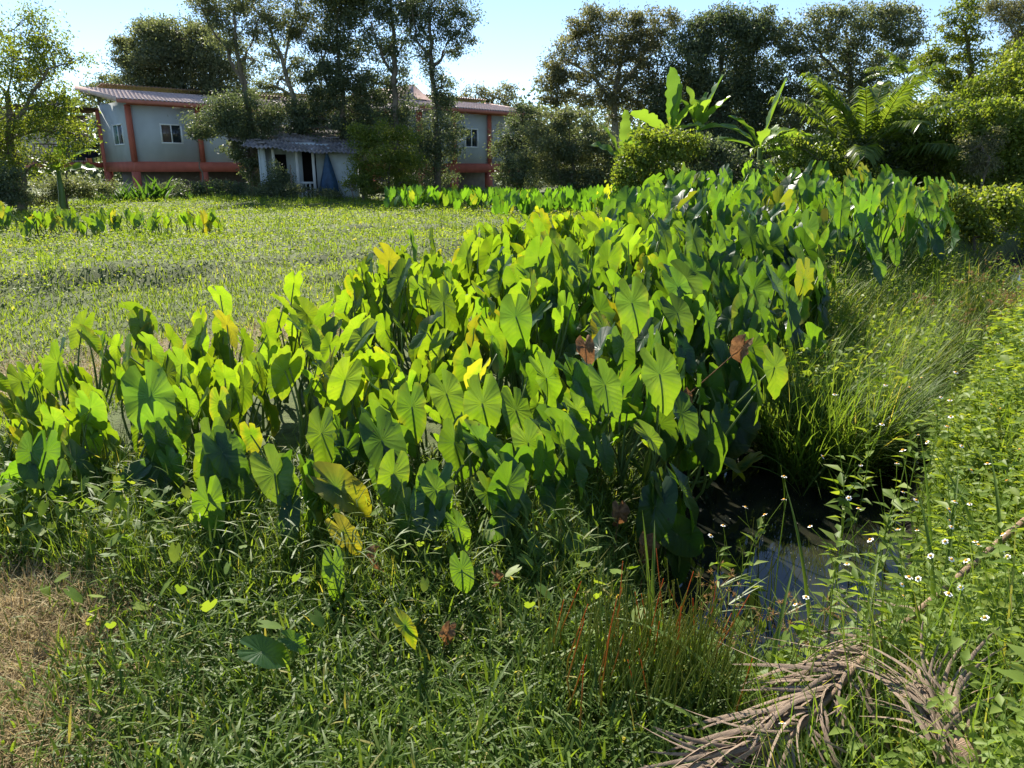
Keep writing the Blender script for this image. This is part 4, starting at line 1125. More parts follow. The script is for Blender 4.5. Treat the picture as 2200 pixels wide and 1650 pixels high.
# hero leaves: photo position of the leaf, its length there, height above datum, azimuth of the tip (0 = to the viewer, + right), droop, roll, yellowing
HERO = [
    (122, 790, 105, .62, -78, 72, 0, 0, 1.0, 'dark green taro leaf standing alone at the left end of the row'),
    (220, 775, 104, .62, -66, 78, -.2, 0, .9, 'upright ribbed taro leaf, second along the left end'),
    (275, 775, 98, .60, -58, 76, .2, 0, .9, 'dark upright taro leaf, third along the left end'),
    (325, 745, 62, .62, 165, 70, -.5, 0, .8, 'small lime taro leaf held highest over the left end'),
    (393, 790, 86, .60, 160, 78, -.4, 0, .85, 'bright lime translucent taro leaf above the pale dry grass'),
    (60, 850, 80, .50, -60, 60, .3, 0, .9, 'low dark taro leaf at the far left over mown grass'),
    (198, 885, 92, .50, 178, 74, .1, .02, 1.0, 'glowing lime taro leaf with its stalk in front, left end'),
    (120, 912, 82, .42, 170, 72, .1, .08, .95, 'round glowing taro leaf low at the left end'),
    (322, 868, 150, .55, 8, 62, .25, .04, 1.0, 'largest broad taro leaf of the left end, facing the viewer'),
    (402, 862, 78, .52, 176, 74, -.3, 0, .85, 'lime taro leaf close right of the largest left one'),
    (458, 968, 128, .48, 0, 80, .04, 0, 1.0, 'dark heart-shaped taro leaf hanging above the shadow-striped leaf'),
    (450, 1092, 125, .32, 4, 82, .03, 0, .95, 'taro leaf with a stalk shadow striped across it, low front left'),
    (540, 940, 76, .44, 182, 70, 0, .35, 1.0, 'olive taro leaf with a yellow leaf rising behind it'),
    (690, 942, 126, .50, -34, 76, .08, 0, 1.0, 'half-shaded taro leaf with pale right lobe, mid front'),
    (592, 1030, 132, .42, 26, 66, .38, 0, .95, 'broad taro leaf slanting down right, with shadow wedge'),
    (727, 1060, 140, .34, 42, 56, .75, .42, .95, 'yellow-edged taro leaf tilted to the right at the front'),
    (738, 1150, 88, .27, 28, 62, .45, .6, .95, 'yellow taro leaf close to the ground above a brown one'),
    (716, 1232, 104, .22, -6, 72, .05, 0, .75, 'narrow taro leaf crossed by a long grass blade'),
    (846, 1028, 118, .42, 12, 78, -.2, .02, .85, 'taro leaf crossed by grass blades in the front middle'),
    (1036, 880, 144, .62, 2, 76, .02, 0, 1.0, 'big heart-shaped taro leaf half in sun at the centre'),
    (960, 856, 112, .60, 14, 66, .25, 0, 1.0, 'veined taro leaf just left of the big central heart'),
    (884, 885, 118, .57, -16, 72, .1, .18, .95, 'folded taro leaf with a grey sunlit lobe left of centre'),
    (815, 925, 128, .52, 44, 74, .4, 0, .75, 'narrow taro leaf edge-on between the front leaves'),
    (1136, 962, 112, .50, 20, 70, .22, .04, .95, 'two-lobed taro leaf hanging below the big central heart'),
    (1108, 1005, 84, .42, -8, 74, .1, 0, .8, 'small taro leaf tucked behind the two-lobed one'),
    (1176, 825, 138, .66, 42, 72, .35, 0, .72, 'long narrow taro leaf right of the big central heart'),
    (1240, 890, 92, .57, 26, 72, .45, 0, .85, 'slanting taro leaf right of the long narrow one'),
    (1302, 838, 122, .63, 24, 66, .3, 0, .95, 'dark drooping taro leaf over the shaded stalks'),
    (1418, 818, 146, .68, 12, 70, .28, 0, .95, 'large notched taro leaf above the ditch'),
    (1213, 582, 134, .95, 8, 74, .06, 0, 1.0, 'large two-toned taro leaf standing above the row'),
    (1358, 662, 124, .88, 6, 70, .1, .12, 1.0, 'lime taro leaf with a scorched corner right of the row top'),
    (1108, 690, 112, .83, -4, 74, .05, .02, 1.0, 'half-lime half-shaded taro leaf in mid row'),
    (838, 568, 92, 1.0, 150, 72, -.6, .8, .95, 'bright yellow taro leaf at the top edge over the field'),
    (886, 535, 82, 1.03, 120, 80, 0, .02, .5, 'narrow upright taro leaf beside the bright yellow one'),
    (490, 705, 80, .74, 160, 74, -.4, .85, .8, 'yellow and orange taro leaf above the left half'),
    (705, 802, 112, .64, -62, 66, .6, .5, .7, 'taro leaf with a yellow lower edge in the left half'),
    (1664, 800, 112, .52, 8, 76, .2, .1, .75, 'hanging taro leaf at the right end over the ditch grass'),
    (1630, 848, 104, .45, 66, 74, -.3, .05, .6, 'pale narrow taro leaf on a long stalk over the ditch'),
    (872, 1352, 92, .24, 40, 60, .35, .4, .6, 'lone yellowish taro leaf low in the shaded grass'),
    (570, 1408, 78, .20, 70, 32, .5, 0, 1.0, 'flat round young taro leaf in the shaded foreground grass'),
    (634, 1384, 62, .20, 60, 46, .6, .1, .95, 'small cupped young taro leaf in the foreground grass'),
    (992, 1232, 88, .24, 8, 70, .15, 0, .85, 'green taro leaf low in the shade of the front middle'),
    (986, 1142, 92, .30, 24, 66, .35, 0, .75, 'taro leaf in shade above the low front one'),
    (1050, 1068, 104, .38, 28, 60, .45, .15, .8, 'yellow-green lobed taro leaf in the shade, centre'),
    (938, 1062, 102, .40, 30, 62, .45, .04, .75, 'slanting dark taro leaf left of the yellow-green lobed one'),
    (1408, 1082, 112, .12, 50, 78, -.15, .1, .6, 'pale blue-green taro leaf hanging beside the pool'),
    (1232, 1190, 82, .14, 4, 66, .1, 0, .9, 'dull taro leaf low in deep shade by the pool'),
    (1152, 1182, 92, .20, 34, 66, .3, .15, .6, 'narrow sun-spotted taro leaf in the shade'),
    (1548, 994, 80, -.12, 78, 26, .2, .3, .6, 'limp pale taro leaf lying out over the pool'),
    (1605, 1000, 66, -.20, -60, 50, -.5, .4, .5, 'limp taro leaf dipping its tip into the pool'),
    (1400, 950, 100, .35, 40, 56, .5, .08, .55, 'taro leaf with a sunlit rim low over the ditch'),
    (1300, 980, 90, .30, 18, 72, .2, 0, .7, 'shaded taro leaf over thin stalks left of the pool'),
]
MAINP = np.array([(-3.5, 4.2), (-2.6, 3.55), (-1.6, 3.15), (-.7, 3.0), (.2, 3.15), (.9, 3.7), (1.15, 4.4), (1.7, 5.2), (2.25, 6.1), (2.8, 7.1), (3.4, 8.3), (3.0, 9.4), (1.6, 10.6), (.4, 10.2), (-.5, 8.6), (-1.3, 7.2), (-2.1, 5.8), (-3.3, 5.1)])
FARP = np.array([(3.0, 8.4), (4.2, 9.5), (5.6, 10.8), (7.0, 12.6), (8.4, 14.8), (7.2, 16.6), (4.6, 16.6), (2.6, 14.4), (1.2, 11.4), (2.0, 10.0)])


def inside(P, poly):
    x, y = P[:, 0], P[:, 1]; c = np.zeros(len(P), bool)
    for (x1, y1), (x2, y2) in zip(poly, np.roll(poly, -1, 0)):
        c ^= ((y1 > y) != (y2 > y)) & (x < (x2 - x1) * (y - y1) / (y2 - y1 + 1e-12) + x1)
    return c


def scatter(poly, n, dmin):
    lo, hi = poly.min(0), poly.max(0); pts = []
    for _ in range(60):
        q = U(lo, hi, (4000, 2)); q = q[inside(q, poly)]
        for p in q:
            if len(pts) >= n: return np.array(pts)
            if not pts or np.min(np.sum((np.array(pts) - p) ** 2, 1)) > dmin ** 2: pts.append(p)
        dmin *= .97
    return np.array(pts)


SHORT = ['lone dark left-end leaf', 'ribbed upright left-end leaf', 'dark third left-end leaf', 'small high lime leaf', 'bright lime leaf above dry grass', 'low dark far-left leaf', 'glowing leaf with stalk in front', 'low round glowing leaf', 'largest left-end leaf', 'lime leaf right of the largest left one', 'dark hanging heart leaf', 'shadow-striped leaf', 'olive leaf', 'half-shaded pale-lobed leaf', 'right-slanting leaf with shadow wedge', 'yellow-edged tilted leaf', 'low yellow leaf', 'low narrow leaf crossed by grass', 'grass-crossed front leaf', 'big central heart leaf', 'veined leaf left of the central heart', 'folded grey-lobed leaf', 'edge-on narrow front leaf', 'two-lobed hanging leaf', 'small tucked-in leaf', 'long narrow leaf', 'slanting leaf of the centre right', 'dark drooping leaf', 'large notched leaf above the ditch', 'large two-toned leaf', 'scorched lime leaf', 'half-lime mid-row leaf', 'bright yellow top leaf', 'narrow upright top leaf', 'yellow and orange leaf', 'yellow-rimmed left-half leaf', 'hanging right-end leaf', 'pale long-stalked leaf', 'lone yellowish low leaf', 'flat round young leaf', 'small cupped young leaf', 'low shaded front leaf', 'shaded leaf above the low one', 'yellow-green lobed leaf', 'slanting dark leaf', 'pale poolside leaf', 'dull deep-shade leaf', 'sun-spotted narrow leaf', 'limp leaf over the pool', 'pool-dipping leaf', 'sunlit-rimmed ditch leaf', 'shaded leaf left of the pool']
HPOS, SEEN = [], {}


def beside(x, y):
    """label that names the nearest hand-described leaf and the side of it"""
    hp = np.array(HPOS); d = np.hypot(hp[:, 0] - x, hp[:, 1] - y)
    if y > 5.6 and d.min() > .7:
        off = x - np.interp(y, [5.5, 7.2, 8.6, 10.4], [-.2, .8, 1.4, 1.9]); half_ = np.interp(y, [5.5, 7.2, 8.6, 10.4], [1.9, 2.1, 2.0, 1.2])
        c_ = ('at the field-side edge', 'left of the middle', 'in the middle', 'right of the middle', 'at the ditch-side edge')[int(np.clip((off / half_ + 1) * 2.5, 0, 4))]
        r_ = ('first', 'second', 'third', 'fourth', 'fifth', 'sixth', 'seventh', 'eighth')[int(np.clip((y - 5.6) / .62, 0, 7))]
        lab = f'taro plant {c_}, {r_} rank of the back half of the row'
        SEEN[lab] = SEEN.get(lab, 0) + 1
        return lab
    lab = None
    for i in np.argsort(d)[:6]:
        dx, dy = x - hp[i, 0], y - hp[i, 1]
        w = ('behind' if dy > 0 else 'in front of') if abs(dy) > abs(dx) else ('right of' if dx > 0 else 'left of')
        lab = f'taro plant standing {w} the {SHORT[i]}'
        if lab not in SEEN:
            break
    else:
        i = int(np.argmin(d)); dx, dy = x - hp[i, 0], y - hp[i, 1]
        w = ('behind' if dy > 0 else 'in front of') if abs(dy) > abs(dx) else ('right of' if dx > 0 else 'left of')
        lab = f'taro plant standing {w} the {SHORT[i]}'
    SEEN[lab] = SEEN.get(lab, 0) + 1
    return lab


for (u, v, Lp, z, az, dr, ro, yl, ws, lab) in HERO:
    c = atz(u, v, z)
    dist = np.linalg.norm(c - np.array([0, 0, CAM_H]))
    sz = Lp * dist * math.cos(math.atan((v - 825) / FPX)) / FPX / (.35 + .65 * math.sin(R(dr))) * .98
    azr = R(az)
    t = np.array([math.sin(azr), -math.cos(azr), 0])
    A = c - (math.cos(R(dr)) * t - math.sin(R(dr)) * np.array([0, 0, 1])) * .09 * sz
    bx, by = A[0] - t[0] * .14, A[1] - t[1] * .14 + .10
    gz = g1(bx, by)
    while gz < -.45:
        bx -= .12; gz = g1(bx, by)
    base = np.array([bx, by, gz])
    H = max(.2, A[2] - gz)
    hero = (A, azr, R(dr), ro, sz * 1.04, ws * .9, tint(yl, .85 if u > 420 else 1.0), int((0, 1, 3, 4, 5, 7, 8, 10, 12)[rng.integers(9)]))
    ls = [hero]
    if H > .45:
        for q in range(2):
            ls.append(rnd_leaf(base, H * .8, azr + math.pi + rng.normal() * 1.0, .45, sz * .75))
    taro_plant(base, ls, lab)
    HPOS.append((base[0], base[1]))

np_main = scatter(MAINP, 165, .30)
np_far = scatter(FARP, 68, .50)
for (x, y) in np_main:
    H = float(np.interp(y, [3, 4, 5.5, 7.5, 10], [.40, .56, .80, 1.0, .98])) * U(.82, 1.12)
    H *= float(np.interp(x - (y - 4) * .45, [-4.5, -2.5, -.5, .9, 1.6], [.85, 1.0, 1.08, 1.0, .85]))
    gz = g1(x, y)
    base = np.array([x, y, max(gz, -.5)])
    H += min(.3, max(0, -gz)) * .8
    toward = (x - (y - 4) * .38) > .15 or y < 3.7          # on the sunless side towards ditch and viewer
    sz = float(np.interp(y, [3, 5, 8, 10], [.27, .36, .44, .47])) * float(np.interp(x - (y - 4) * .35, [-2.6, -.6, .4], [.78, 1.0, 1.06]))
    ls = []
    for q in range(int(rng.integers(5, 8))):
        az = (rng.normal() * .85 + .75) if toward and U(0, 1) < .75 else (rng.normal() * .9 + math.pi * .88 if U(0, 1) < .6 else U(-math.pi, math.pi))
        lf = rnd_leaf(base, H, az, .50 if q else .95, sz * (1.12 if toward else 1.0), .025)
        light_tint = (.70, .80, .95) if toward else ((1.18, 1.08, .85) if x - (y - 4) * .4 < -.9 else (.98, 1.0, 1.0))  # shade of the ditch flank and backlit glow at left put into leaf colour
        lf = lf[:6] + (tuple(c * g for c, g in zip(lf[6][:3], light_tint)) + (lf[6][3],),) + lf[7:]
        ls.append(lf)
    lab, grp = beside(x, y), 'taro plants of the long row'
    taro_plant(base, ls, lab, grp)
for (x, y) in np_far:
    gz = g1(x, y)
    base = np.array([x, y, max(gz, -.5)])
    H = float(np.interp(y, [8, 12, 16], [1.0, 1.2, 1.3])) * U(.88, 1.12) + min(.35, max(0, .25 - gz))
    ls = []
    edge = (x - (y - 4) * .55) > .4
    for q in range(int(rng.integers(7, 10))):
        az = (rng.normal() * .8 + .7) if edge and U(0, 1) < .75 else (rng.normal() * 1.0 if U(0, 1) < .55 else U(-math.pi, math.pi))
        lf = rnd_leaf(base, H, az, .42 if q else .95, .52, .03)
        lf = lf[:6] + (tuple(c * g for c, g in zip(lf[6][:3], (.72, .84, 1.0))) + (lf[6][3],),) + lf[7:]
        ls.append(lf)
    right = edge
    uu = 1100 + FPX * x / (y * math.cos(PITCH))
    col = 'below the leftmost bananas' if uu < 1520 else 'below the rightmost banana' if uu < 1700 else 'below the big palm' if uu < 1880 else 'below the vine wall'
    row = ('flank rank' if right else 'front rank') if y < 11 else 'second rank' if y < 13 else 'third rank' if y < 14.8 else 'rear rank'
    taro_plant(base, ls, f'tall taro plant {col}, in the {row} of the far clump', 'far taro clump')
# small patch in the field, left
FIELD_T = [(8, 485), (30, 470), (52, 492), (75, 475), (100, 488), (125, 470), (138, 490), (160, 478), (180, 490), (205, 470), (218, 495), (240, 478), (262, 486), (285, 472), (300, 490), (325, 480), (345, 476), (372, 484), (402, 478), (438, 482), (460, 484), (15, 505)]
for (u, v) in FIELD_T:
    p = at(u, v + 14, 16.5 + U(-.8, .8)); gz = g1(p[0], p[1]); base = np.array([p[0], p[1], gz])
    ls = [rnd_leaf(base, U(.38, .55), U(-math.pi, math.pi), .6, .36, .12) for q in range(4)]
    taro_plant(base, ls, ('small taro plant at the left end of the separate field patch' if u < 90 else 'straggling small taro plant at the right end of the field patch' if u > 310 else 'small taro plant in the front of the field patch, mid-way' if v > 482 else 'small taro plant in the back of the field patch, mid-way'), 'taro patch on the left of the field')
# thick far stand below the right house, too many to part
VS, QS, TS, AS, nn = [], [], [], [], 0
lv, lt, lq, _ = taro_mesh(99, (.55, 1.0), 8)
k_ = 0
while k_ < 620:
    u = U(830, 1400); Yd = U(25, 32) if u < 1060 else U(21, 29)
    p = at(u, 430, Yd); gz = g1(p[0], Yd)
    A = np.array([p[0], Yd, gz + U(.25, .75)])
    mt = np.array(leaf_matrix(A, U(-math.pi, math.pi), R(U(50, 88)), rng.normal() * .25, U(.3, .45)))
    VS.append(lv @ mt[:3, :3].T + mt[:3, 3]); TS.append(lt + nn); QS.append(lq + nn); AS.append(np.full(len(lv), U(0, 1))); nn += len(lv); k_ += 1
M['tarofar'] = foliage('far_taro', [(0, (.035, .09, .022)), (.85, (.07, .15, .03)), (1, (.22, .24, .04))], .5, (3.2, 3.0, .5), .4, .4)
kind(mesh_obj('far_taro_stand', np.vstack(VS), [np.vstack(TS), np.vstack(QS)], M['tarofar'], None, True, {'var': np.concatenate(AS)}), 'stuff', 'thick stand of taro along the far side of the field', 'taro')
for s_ in leaf_src + stalk_src:
    if s_.name not in _used: bpy.data.objects.remove(s_)

# withered leaves
for (u, v, Lp, z, lab) in ((805, 1195, 55, .18, 'crumpled brown dead leaf under the yellow taro leaf'), (963, 1357, 50, .14, 'crumpled brown dead leaf low in the dark grass'), (1330, 1100, 60, .12, 'tan withered leaf hanging left of the pool'), (1388, 1172, 70, .0, 'half-rotted dead leaf at the pool edge'), (1066, 1240, 40, .2, 'pale curled dead leaf in the shaded grass'), (1470, 855, 50, .42, 'pale brown shrivelled leaf hanging over the ditch'), (1595, 745, 62, .72, 'pale holed dying leaf on the right flank of the row'), (1258, 745, 60, .75, 'yellow-brown dying leaf in a gap of the row')):
    c = atz(u, v, z); dist = np.linalg.norm(c - np.array([0, 0, CAM_H])); sz = Lp * dist / FPX
    V, T, Q, uvv = taro_mesh(int(u), (.35, .7, 1.0), 10, fold=.9, droop=1.4, wave=.10)
    V = V + rng.normal(size=V.shape) * .02
    o_ = mesh_obj('withered_leaf', V, [T, Q], M['dead'], None, True, {'var': U(0, 1, len(V))})
    o_.matrix_local = leaf_matrix(c, U(-.8, .8), R(U(50, 80)), U(-.6, .6), sz)
    mb = MB()
    gz = g1(c[0], c[1]); Mi = o_.matrix_local.inverted()
    b_ = np.array(Mi @ Vector((c[0] + .03, c[1] + .08, max(gz, -.45))))
    mb.tube(np.array([(0, 0, 0), b_ * .5 + [0.05, 0, .1], b_]), [.018, .02, .025], 5, a=.6); mb.build('leaf_stalk', M['dead'], o_, True)
    tag(o_, lab, 'dead leaf')

# ------------------------------------------------------------------ grass and weeds
def polar(n, r0, r1, k, half=R(46)):
    """points thinning out with distance"""
    q = U(0, 1, n)
    e = 2 - k
    r = (r0 ** e + q * (r1 ** e - r0 ** e)) ** (1 / e) if abs(e) > 1e-6 else r0 * (r1 / r0) ** q
    a = U(-half, half, n)
    return np.stack([r * np.sin(a), r * np.cos(a)], 1)


def on_ground(q, dz=0.0):
    return np.stack([q[:, 0], q[:, 1], ground(q[:, 0], q[:, 1]) + dz], 1)


def stuff_blades(name, label, P, L, W, lean, bend, mat, var, seg=3, az=None):
    az = U(0, 2 * math.pi, len(P)) if az is None else az
    V, T, Q, m = blades(P, L, W, az, lean, bend, seg, None)
    o_ = mesh_obj(name, V, [T, Q], M[mat], attrs={'var': np.repeat(np.clip(var, 0, 1), m)})
    return kind(o_, 'stuff', label, 'grass')


# field: leafy creeping cover and short grass
q = polar(230000, 4.4, 40, 1.55)
z = ground(q[:, 0], q[:, 1]); dd, sd_ = ditch_d(q[:, 0], q[:, 1])
dry = dryness(q[:, 0], q[:, 1])
lawn = sstep(.2, -.6, scarp(q[:, 0], q[:, 1])) * (q[:, 0] < 1)
keep = (z > -.05) & ~inside(q, MAINP) & ~inside(q, FARP) & ((sd_ <= 0) | (q[:, 1] > 16)) & (U(0, 1, len(q)) > dry * .75)
q = q[keep]; lawn = lawn[keep]; n = len(q)
thick = (.5 + .5 * wob(q[:, 0], q[:, 1], 2.2)) * .5 + (.5 + .5 * wob(q[:, 0], q[:, 1], 6., 3)) * .5
hmax = (.04 + .30 * np.clip(thick - .25, 0, 1)) * (1 - .75 * lawn) + .02
far = np.hypot(q[:, 0], q[:, 1])
P = on_ground(q, U(0, 1, n) ** .6 * hmax)
half = n // 2
size = np.interp(far, [5, 12, 38], [.035, .055, .10])
i1 = U(0, 1, n) < np.where(lawn > .5, .15, .6)
D = unit(rng.normal(size=(n, 3)) * np.array([1, 1, .45]) + np.array([0, 0, .25])); NN = unit(rng.normal(size=(n, 3)) * .6 + np.array([0, 0, 1.]))
vv = np.clip(rng.normal(.5, .2, n) + .25 * (wob(q[:, 0], q[:, 1], .9, 5)) , 0, .9)
vv[U(0, 1, n) < .02] = 1
V, Q = leaf_quads(P[i1], D[i1], NN[i1], (size * U(.7, 1.3, n))[i1], (size * U(.35, .6, n))[i1])
kind(mesh_obj('creeping_weeds', V, Q, M['field'], attrs={'var': np.repeat(vv[i1], 4)}), 'stuff', 'small-leaved creeping weeds covering the sunny field', 'weeds')
i2 = ~i1
Pb = on_ground(q[i2])
stuff_blades('field_grass', 'short sunlit grass of the open field', Pb, (np.interp(far, [5, 12, 38], [.085, .14, .22]) * U(.5, 1.3, n) * (1 - .2 * lawn))[i2], (np.interp(far, [5, 12, 38], [.0085, .015, .03]) * U(.7, 1.3, n))[i2], U(0, .8, n)[i2], U(.2, 1.3, n)[i2], 'field', vv[i2], 2)
# clumps of taller grass out on the field
qq = []
for k in range(120):
    c = polar(1, 9, 34, 1.2)[0]
    if ditch_d(c[0], c[1])[1] > 0 or c[0] > 2 or scarp(c[0], c[1]) < 0: continue
    qq.append(c + rng.normal(size=(26, 2)) * .12)
for k in range(90):
    c = np.array([U(-19, -8), U(31, 34)]); qq.append(c + rng.normal(size=(22, 2)) * .25)
qq = np.vstack(qq); n = len(qq)
stuff_blades('grass_tufts', 'taller grass tufts scattered over the field', on_ground(qq), U(.18, .42, n), U(.008, .016, n), U(0, .35, n), U(.3, 1.2, n), 'tall', rng.normal(.4, .2, n), 3)

# dry mown patches
q = np.vstack([U((-4.2, 1.2), (-1.0, 3.6), (60000, 2)), U((-9, 4.5), (0.5, 11.5), (70000, 2))])
dr_ = dryness(q[:, 0], q[:, 1]); q = q[(U(0, 1, len(q)) < dr_ * 1.1) & ~inside(q, MAINP)]; n = len(q)
fr_ = np.hypot(q[:, 0], q[:, 1])
stuff_blades('dry_grass', 'straw-coloured mown dry grass on the left', on_ground(q, U(0, .04, n)), U(.05, .14, n), np.interp(fr_, [2, 8], [.0030, .007]) * U(.7, 1.4, n), U(.4, 1.6, n), U(-.6, 1.0, n), 'straw', np.where(U(0, 1, n) < .10, 1, rng.normal(.5, .22, n).clip(0, .85)), 2)

# foreground creeping grass, several layers
def near_ok(q):
    z = ground(q[:, 0], q[:, 1])
    return (z > -.30)
q = U((-2.8, 1.15), (1.5, 4.3), (62000, 2))
dr_ = dryness(q[:, 0], q[:, 1])
q = q[near_ok(q) & (U(0, 1, len(q)) > dr_ * .93)]; n = len(q)
th_ = .5 + .5 * wob(q[:, 0], q[:, 1], 4.)
edge = 1 - .75 * dryness(q[:, 0] + .1, q[:, 1])
stuff_blades('creeping_grass', 'dense creeping broad-bladed grass in the shaded foreground', on_ground(q, U(0, 1, n) * (.05 + .11 * th_) * edge), U(.055, .135, n), U(.006, .012, n), U(.2, 1.25, n), U(.1, 1.0, n), 'grass', np.where(U(0, 1, n) < .03, 1, rng.normal(.4, .22, n).clip(0, .9)), 3)
# upright thin grass among the taro feet
edgep = np.array([(-3.7, 4.5), (-2.7, 3.2), (-1.6, 2.75), (-.6, 2.6), (.3, 2.7), (.8, 3.2), (.9, 4.0), (1.0, 4.6), (.6, 4.6), (-.4, 3.9), (-1.6, 3.9), (-3.0, 4.7)])
q = U(edgep.min(0), edgep.max(0), (22000, 2)); q = q[inside(q, edgep)]; n = len(q)
stuff_blades('undergrowth_grass', 'thin upright grass around the feet of the taro', on_ground(q), U(.12, .36, n) * np.interp(q[:, 0], [-3, 0, 1.2], [1, .85, .8]), U(.0025, .007, n), U(0, .45, n), U(.1, 1.3, n), 'grass', rng.normal(.5, .25, n), 4)
# leaves along upright grass stems
q2 = q[rng.choice(n, 5200, replace=False)]; n2 = len(q2)
P2 = on_ground(q2, U(.05, .34, n2))
stuff_blades('undergrowth_leaves', 'short grass leaves between the taro stalks', P2, U(.05, .12, n2), U(.005, .010, n2), U(.5, 1.4, n2), U(.0, .8, n2), 'grass', rng.normal(.55, .22, n2), 3)

# tall grass filling the ditch beyond the pool
def blob(n, cx, cy, rx, ry, rot):
    a = U(0, 2 * math.pi, n); r = U(0, 1, n) ** .55
    x, y = rx * r * np.cos(a), ry * r * np.sin(a)
    c, s = math.cos(rot), math.sin(rot)
    return np.stack([cx + x * c - y * s, cy + x * s + y * c], 1)
q = np.vstack([blob(3500, 6.3, 10.6, .9, 1.6, R(-38)), blob(2500, 8.0, 12.6, 1.0, 1.4, R(-38)), blob(11000, 3.25, 6.7, .70, 1.9, R(-33)), blob(6500, 4.6, 8.7, .8, 1.7, R(-36)), blob(5000, 2.5, 5.5, .45, .75, R(-25))]); n = len(q)
cen = q[rng.choice(n, 260, replace=False)]; own = np.argmin(((q[:, None, :] - cen[None]) ** 2).sum(-1), 1)
caz, clen, cvar = U(0, 6.28, 260), U(.55, 1.1, 260), U(-.25, .3, 260)
Pt = on_ground(q); Pt[:, 2] = np.maximum(Pt[:, 2], -.45)
stuff_blades('ditch_grass', 'tall bright grass filling the ditch beyond the pool', Pt, U(.40, .95, n) * clen[own] * np.interp(Pt[:, 2], [-.45, .2], [1.1, .75]), U(.006, .020, n), U(0, .5, n), U(.05, 1.6, n), 'tall', rng.normal(.5, .2, n) + cvar[own], 4, az=np.where(U(0, 1, n) < .3, rng.normal(-.2, .9, n), caz[own] + rng.normal(0, .9, n)))
i3 = rng.choice(n, 420, replace=False)
stuff_blades('grass_seed_stalks', 'pale arching seed stalks over the ditch grass', Pt[i3], U(.85, 1.35, 420), U(.004, .006, 420), U(0, .3, 420), U(.4, 1.1, 420), 'tall', U(.75, 1, 420), 6, az=rng.normal(-.2, .8, 420))

qh = q[rng.choice(n, 320, replace=False)]; Ph = np.repeat(on_ground(qh), 11, 0); Ph[:, 2] = np.maximum(Ph[:, 2], -.4) + U(.15, .8, len(Ph)); Ph[:, :2] += rng.normal(size=(len(Ph), 2)) * .05
V, T = leaf_folded(Ph, unit(rng.normal(size=Ph.shape) * np.array([1, 1, .5])), unit(rng.normal(size=Ph.shape) * .4 + np.array([0, 0, 1.])), U(.05, .10, len(Ph)), U(.02, .05, len(Ph)))
kind(mesh_obj('ditch_weeds', V, [T], M['herb'], attrs={'var': np.repeat(U(0, 1, len(Ph)), 5)}), 'stuff', 'leafy weeds mixed into the tall ditch grass', 'weeds')

# weeds on the right bank
BANK = np.array([(.55, 1.1), (.9, 2.1), (1.3, 2.45), (1.75, 3.0), (2.3, 3.65), (2.8, 4.5), (3.5, 5.8), (5.0, 7.4), (8.5, 11.5), (14, 16), (17, 14), (9, 4.5), (4, .9)])
q = polar(90000, 1.3, 15, 1.0, R(44)); q = q[(q[:, 0] > .3)]; q = q[inside(q, BANK)][:6500]; n = len(q)
Hh = U(.10, .62, n) * (.5 + .75 * (.5 + .5 * wob(q[:, 0], q[:, 1], 3.))) * np.interp(q[:, 0] - .35 * q[:, 1], [.2, 1.2], [.75, 1.25])
for cx_, cy_, r_ in [(*atz(u_, v_, .3)[:2], .20) for u_, v_ in ((1520, 1660), (1600, 1620), (1680, 1580), (1740, 1530), (1790, 1480), (2010, 1470), (2050, 1530), (2080, 1590))]:
    Hh *= 1 - .82 * np.exp(-(((q[:, 0] - cx_) ** 2 + (q[:, 1] - cy_) ** 2) / r_ ** 2) ** 2)
Hh *= np.interp(ditch_d(q[:, 0], q[:, 1])[0], [.5, .9, 1.3], [.3, .6, 1.0])
lean = rng.normal(size=(n, 2)) * .18
PP, DD, LL, AA, SP = [], [], [], [], []
bigl = U(0, 1, n)
base_ = on_ground(q)
rr_ = np.hypot(q[:, 0], q[:, 1])
for j in range(15):
    s = U(.12, 1.0, n)
    a = U(0, 2 * math.pi, n) + j * 2.4
    P = base_ + np.stack([lean[:, 0] * s * Hh, lean[:, 1] * s * Hh, s * Hh], 1)
    PP.append(P); DD.append(np.stack([np.cos(a), np.sin(a), U(-.25, .65, n)], 1)); LL.append(U(.024, .056, n) * (1.15 - .35 * s) * (1 + .7 * (bigl > .8))); AA.append(np.clip(.25 + .5 * s + rng.normal(0, .15, n), 0, 1))
P = np.vstack(PP); D = unit(np.vstack(DD)); L_ = np.concatenate(LL) * np.tile(np.interp(rr_, [2, 8, 15], [1, 1.5, 2.4]), 15); A = np.concatenate(AA)
V, T = leaf_folded(P, D, unit(rng.normal(size=P.shape) * .35 + np.array([0, 0, 1.])), L_, L_ * U(.38, .62, len(P)))
kind(mesh_obj('bank_weeds', V, [T], M['herb'], attrs={'var': np.repeat(A, 5)}), 'stuff', 'dense sunlit leafy weeds covering the right bank', 'weeds')
n4 = 14000
q = polar(60000, 1.3, 14, 1.1, R(44)); q = q[q[:, 0] > .3]; q = q[inside(q, BANK)][:n4]; n4 = len(q)
stuff_blades('bank_grass', 'thin grass mixed among the bank weeds', on_ground(q), U(.15, .68, n4) * np.interp(ditch_d(q[:, 0], q[:, 1])[0], [.5, 1.3], [.5, 1.0]), U(.003, .009, n4), U(0, .5, n4), U(.2, 1.3, n4), 'tall', rng.normal(.5, .25, n4), 3)
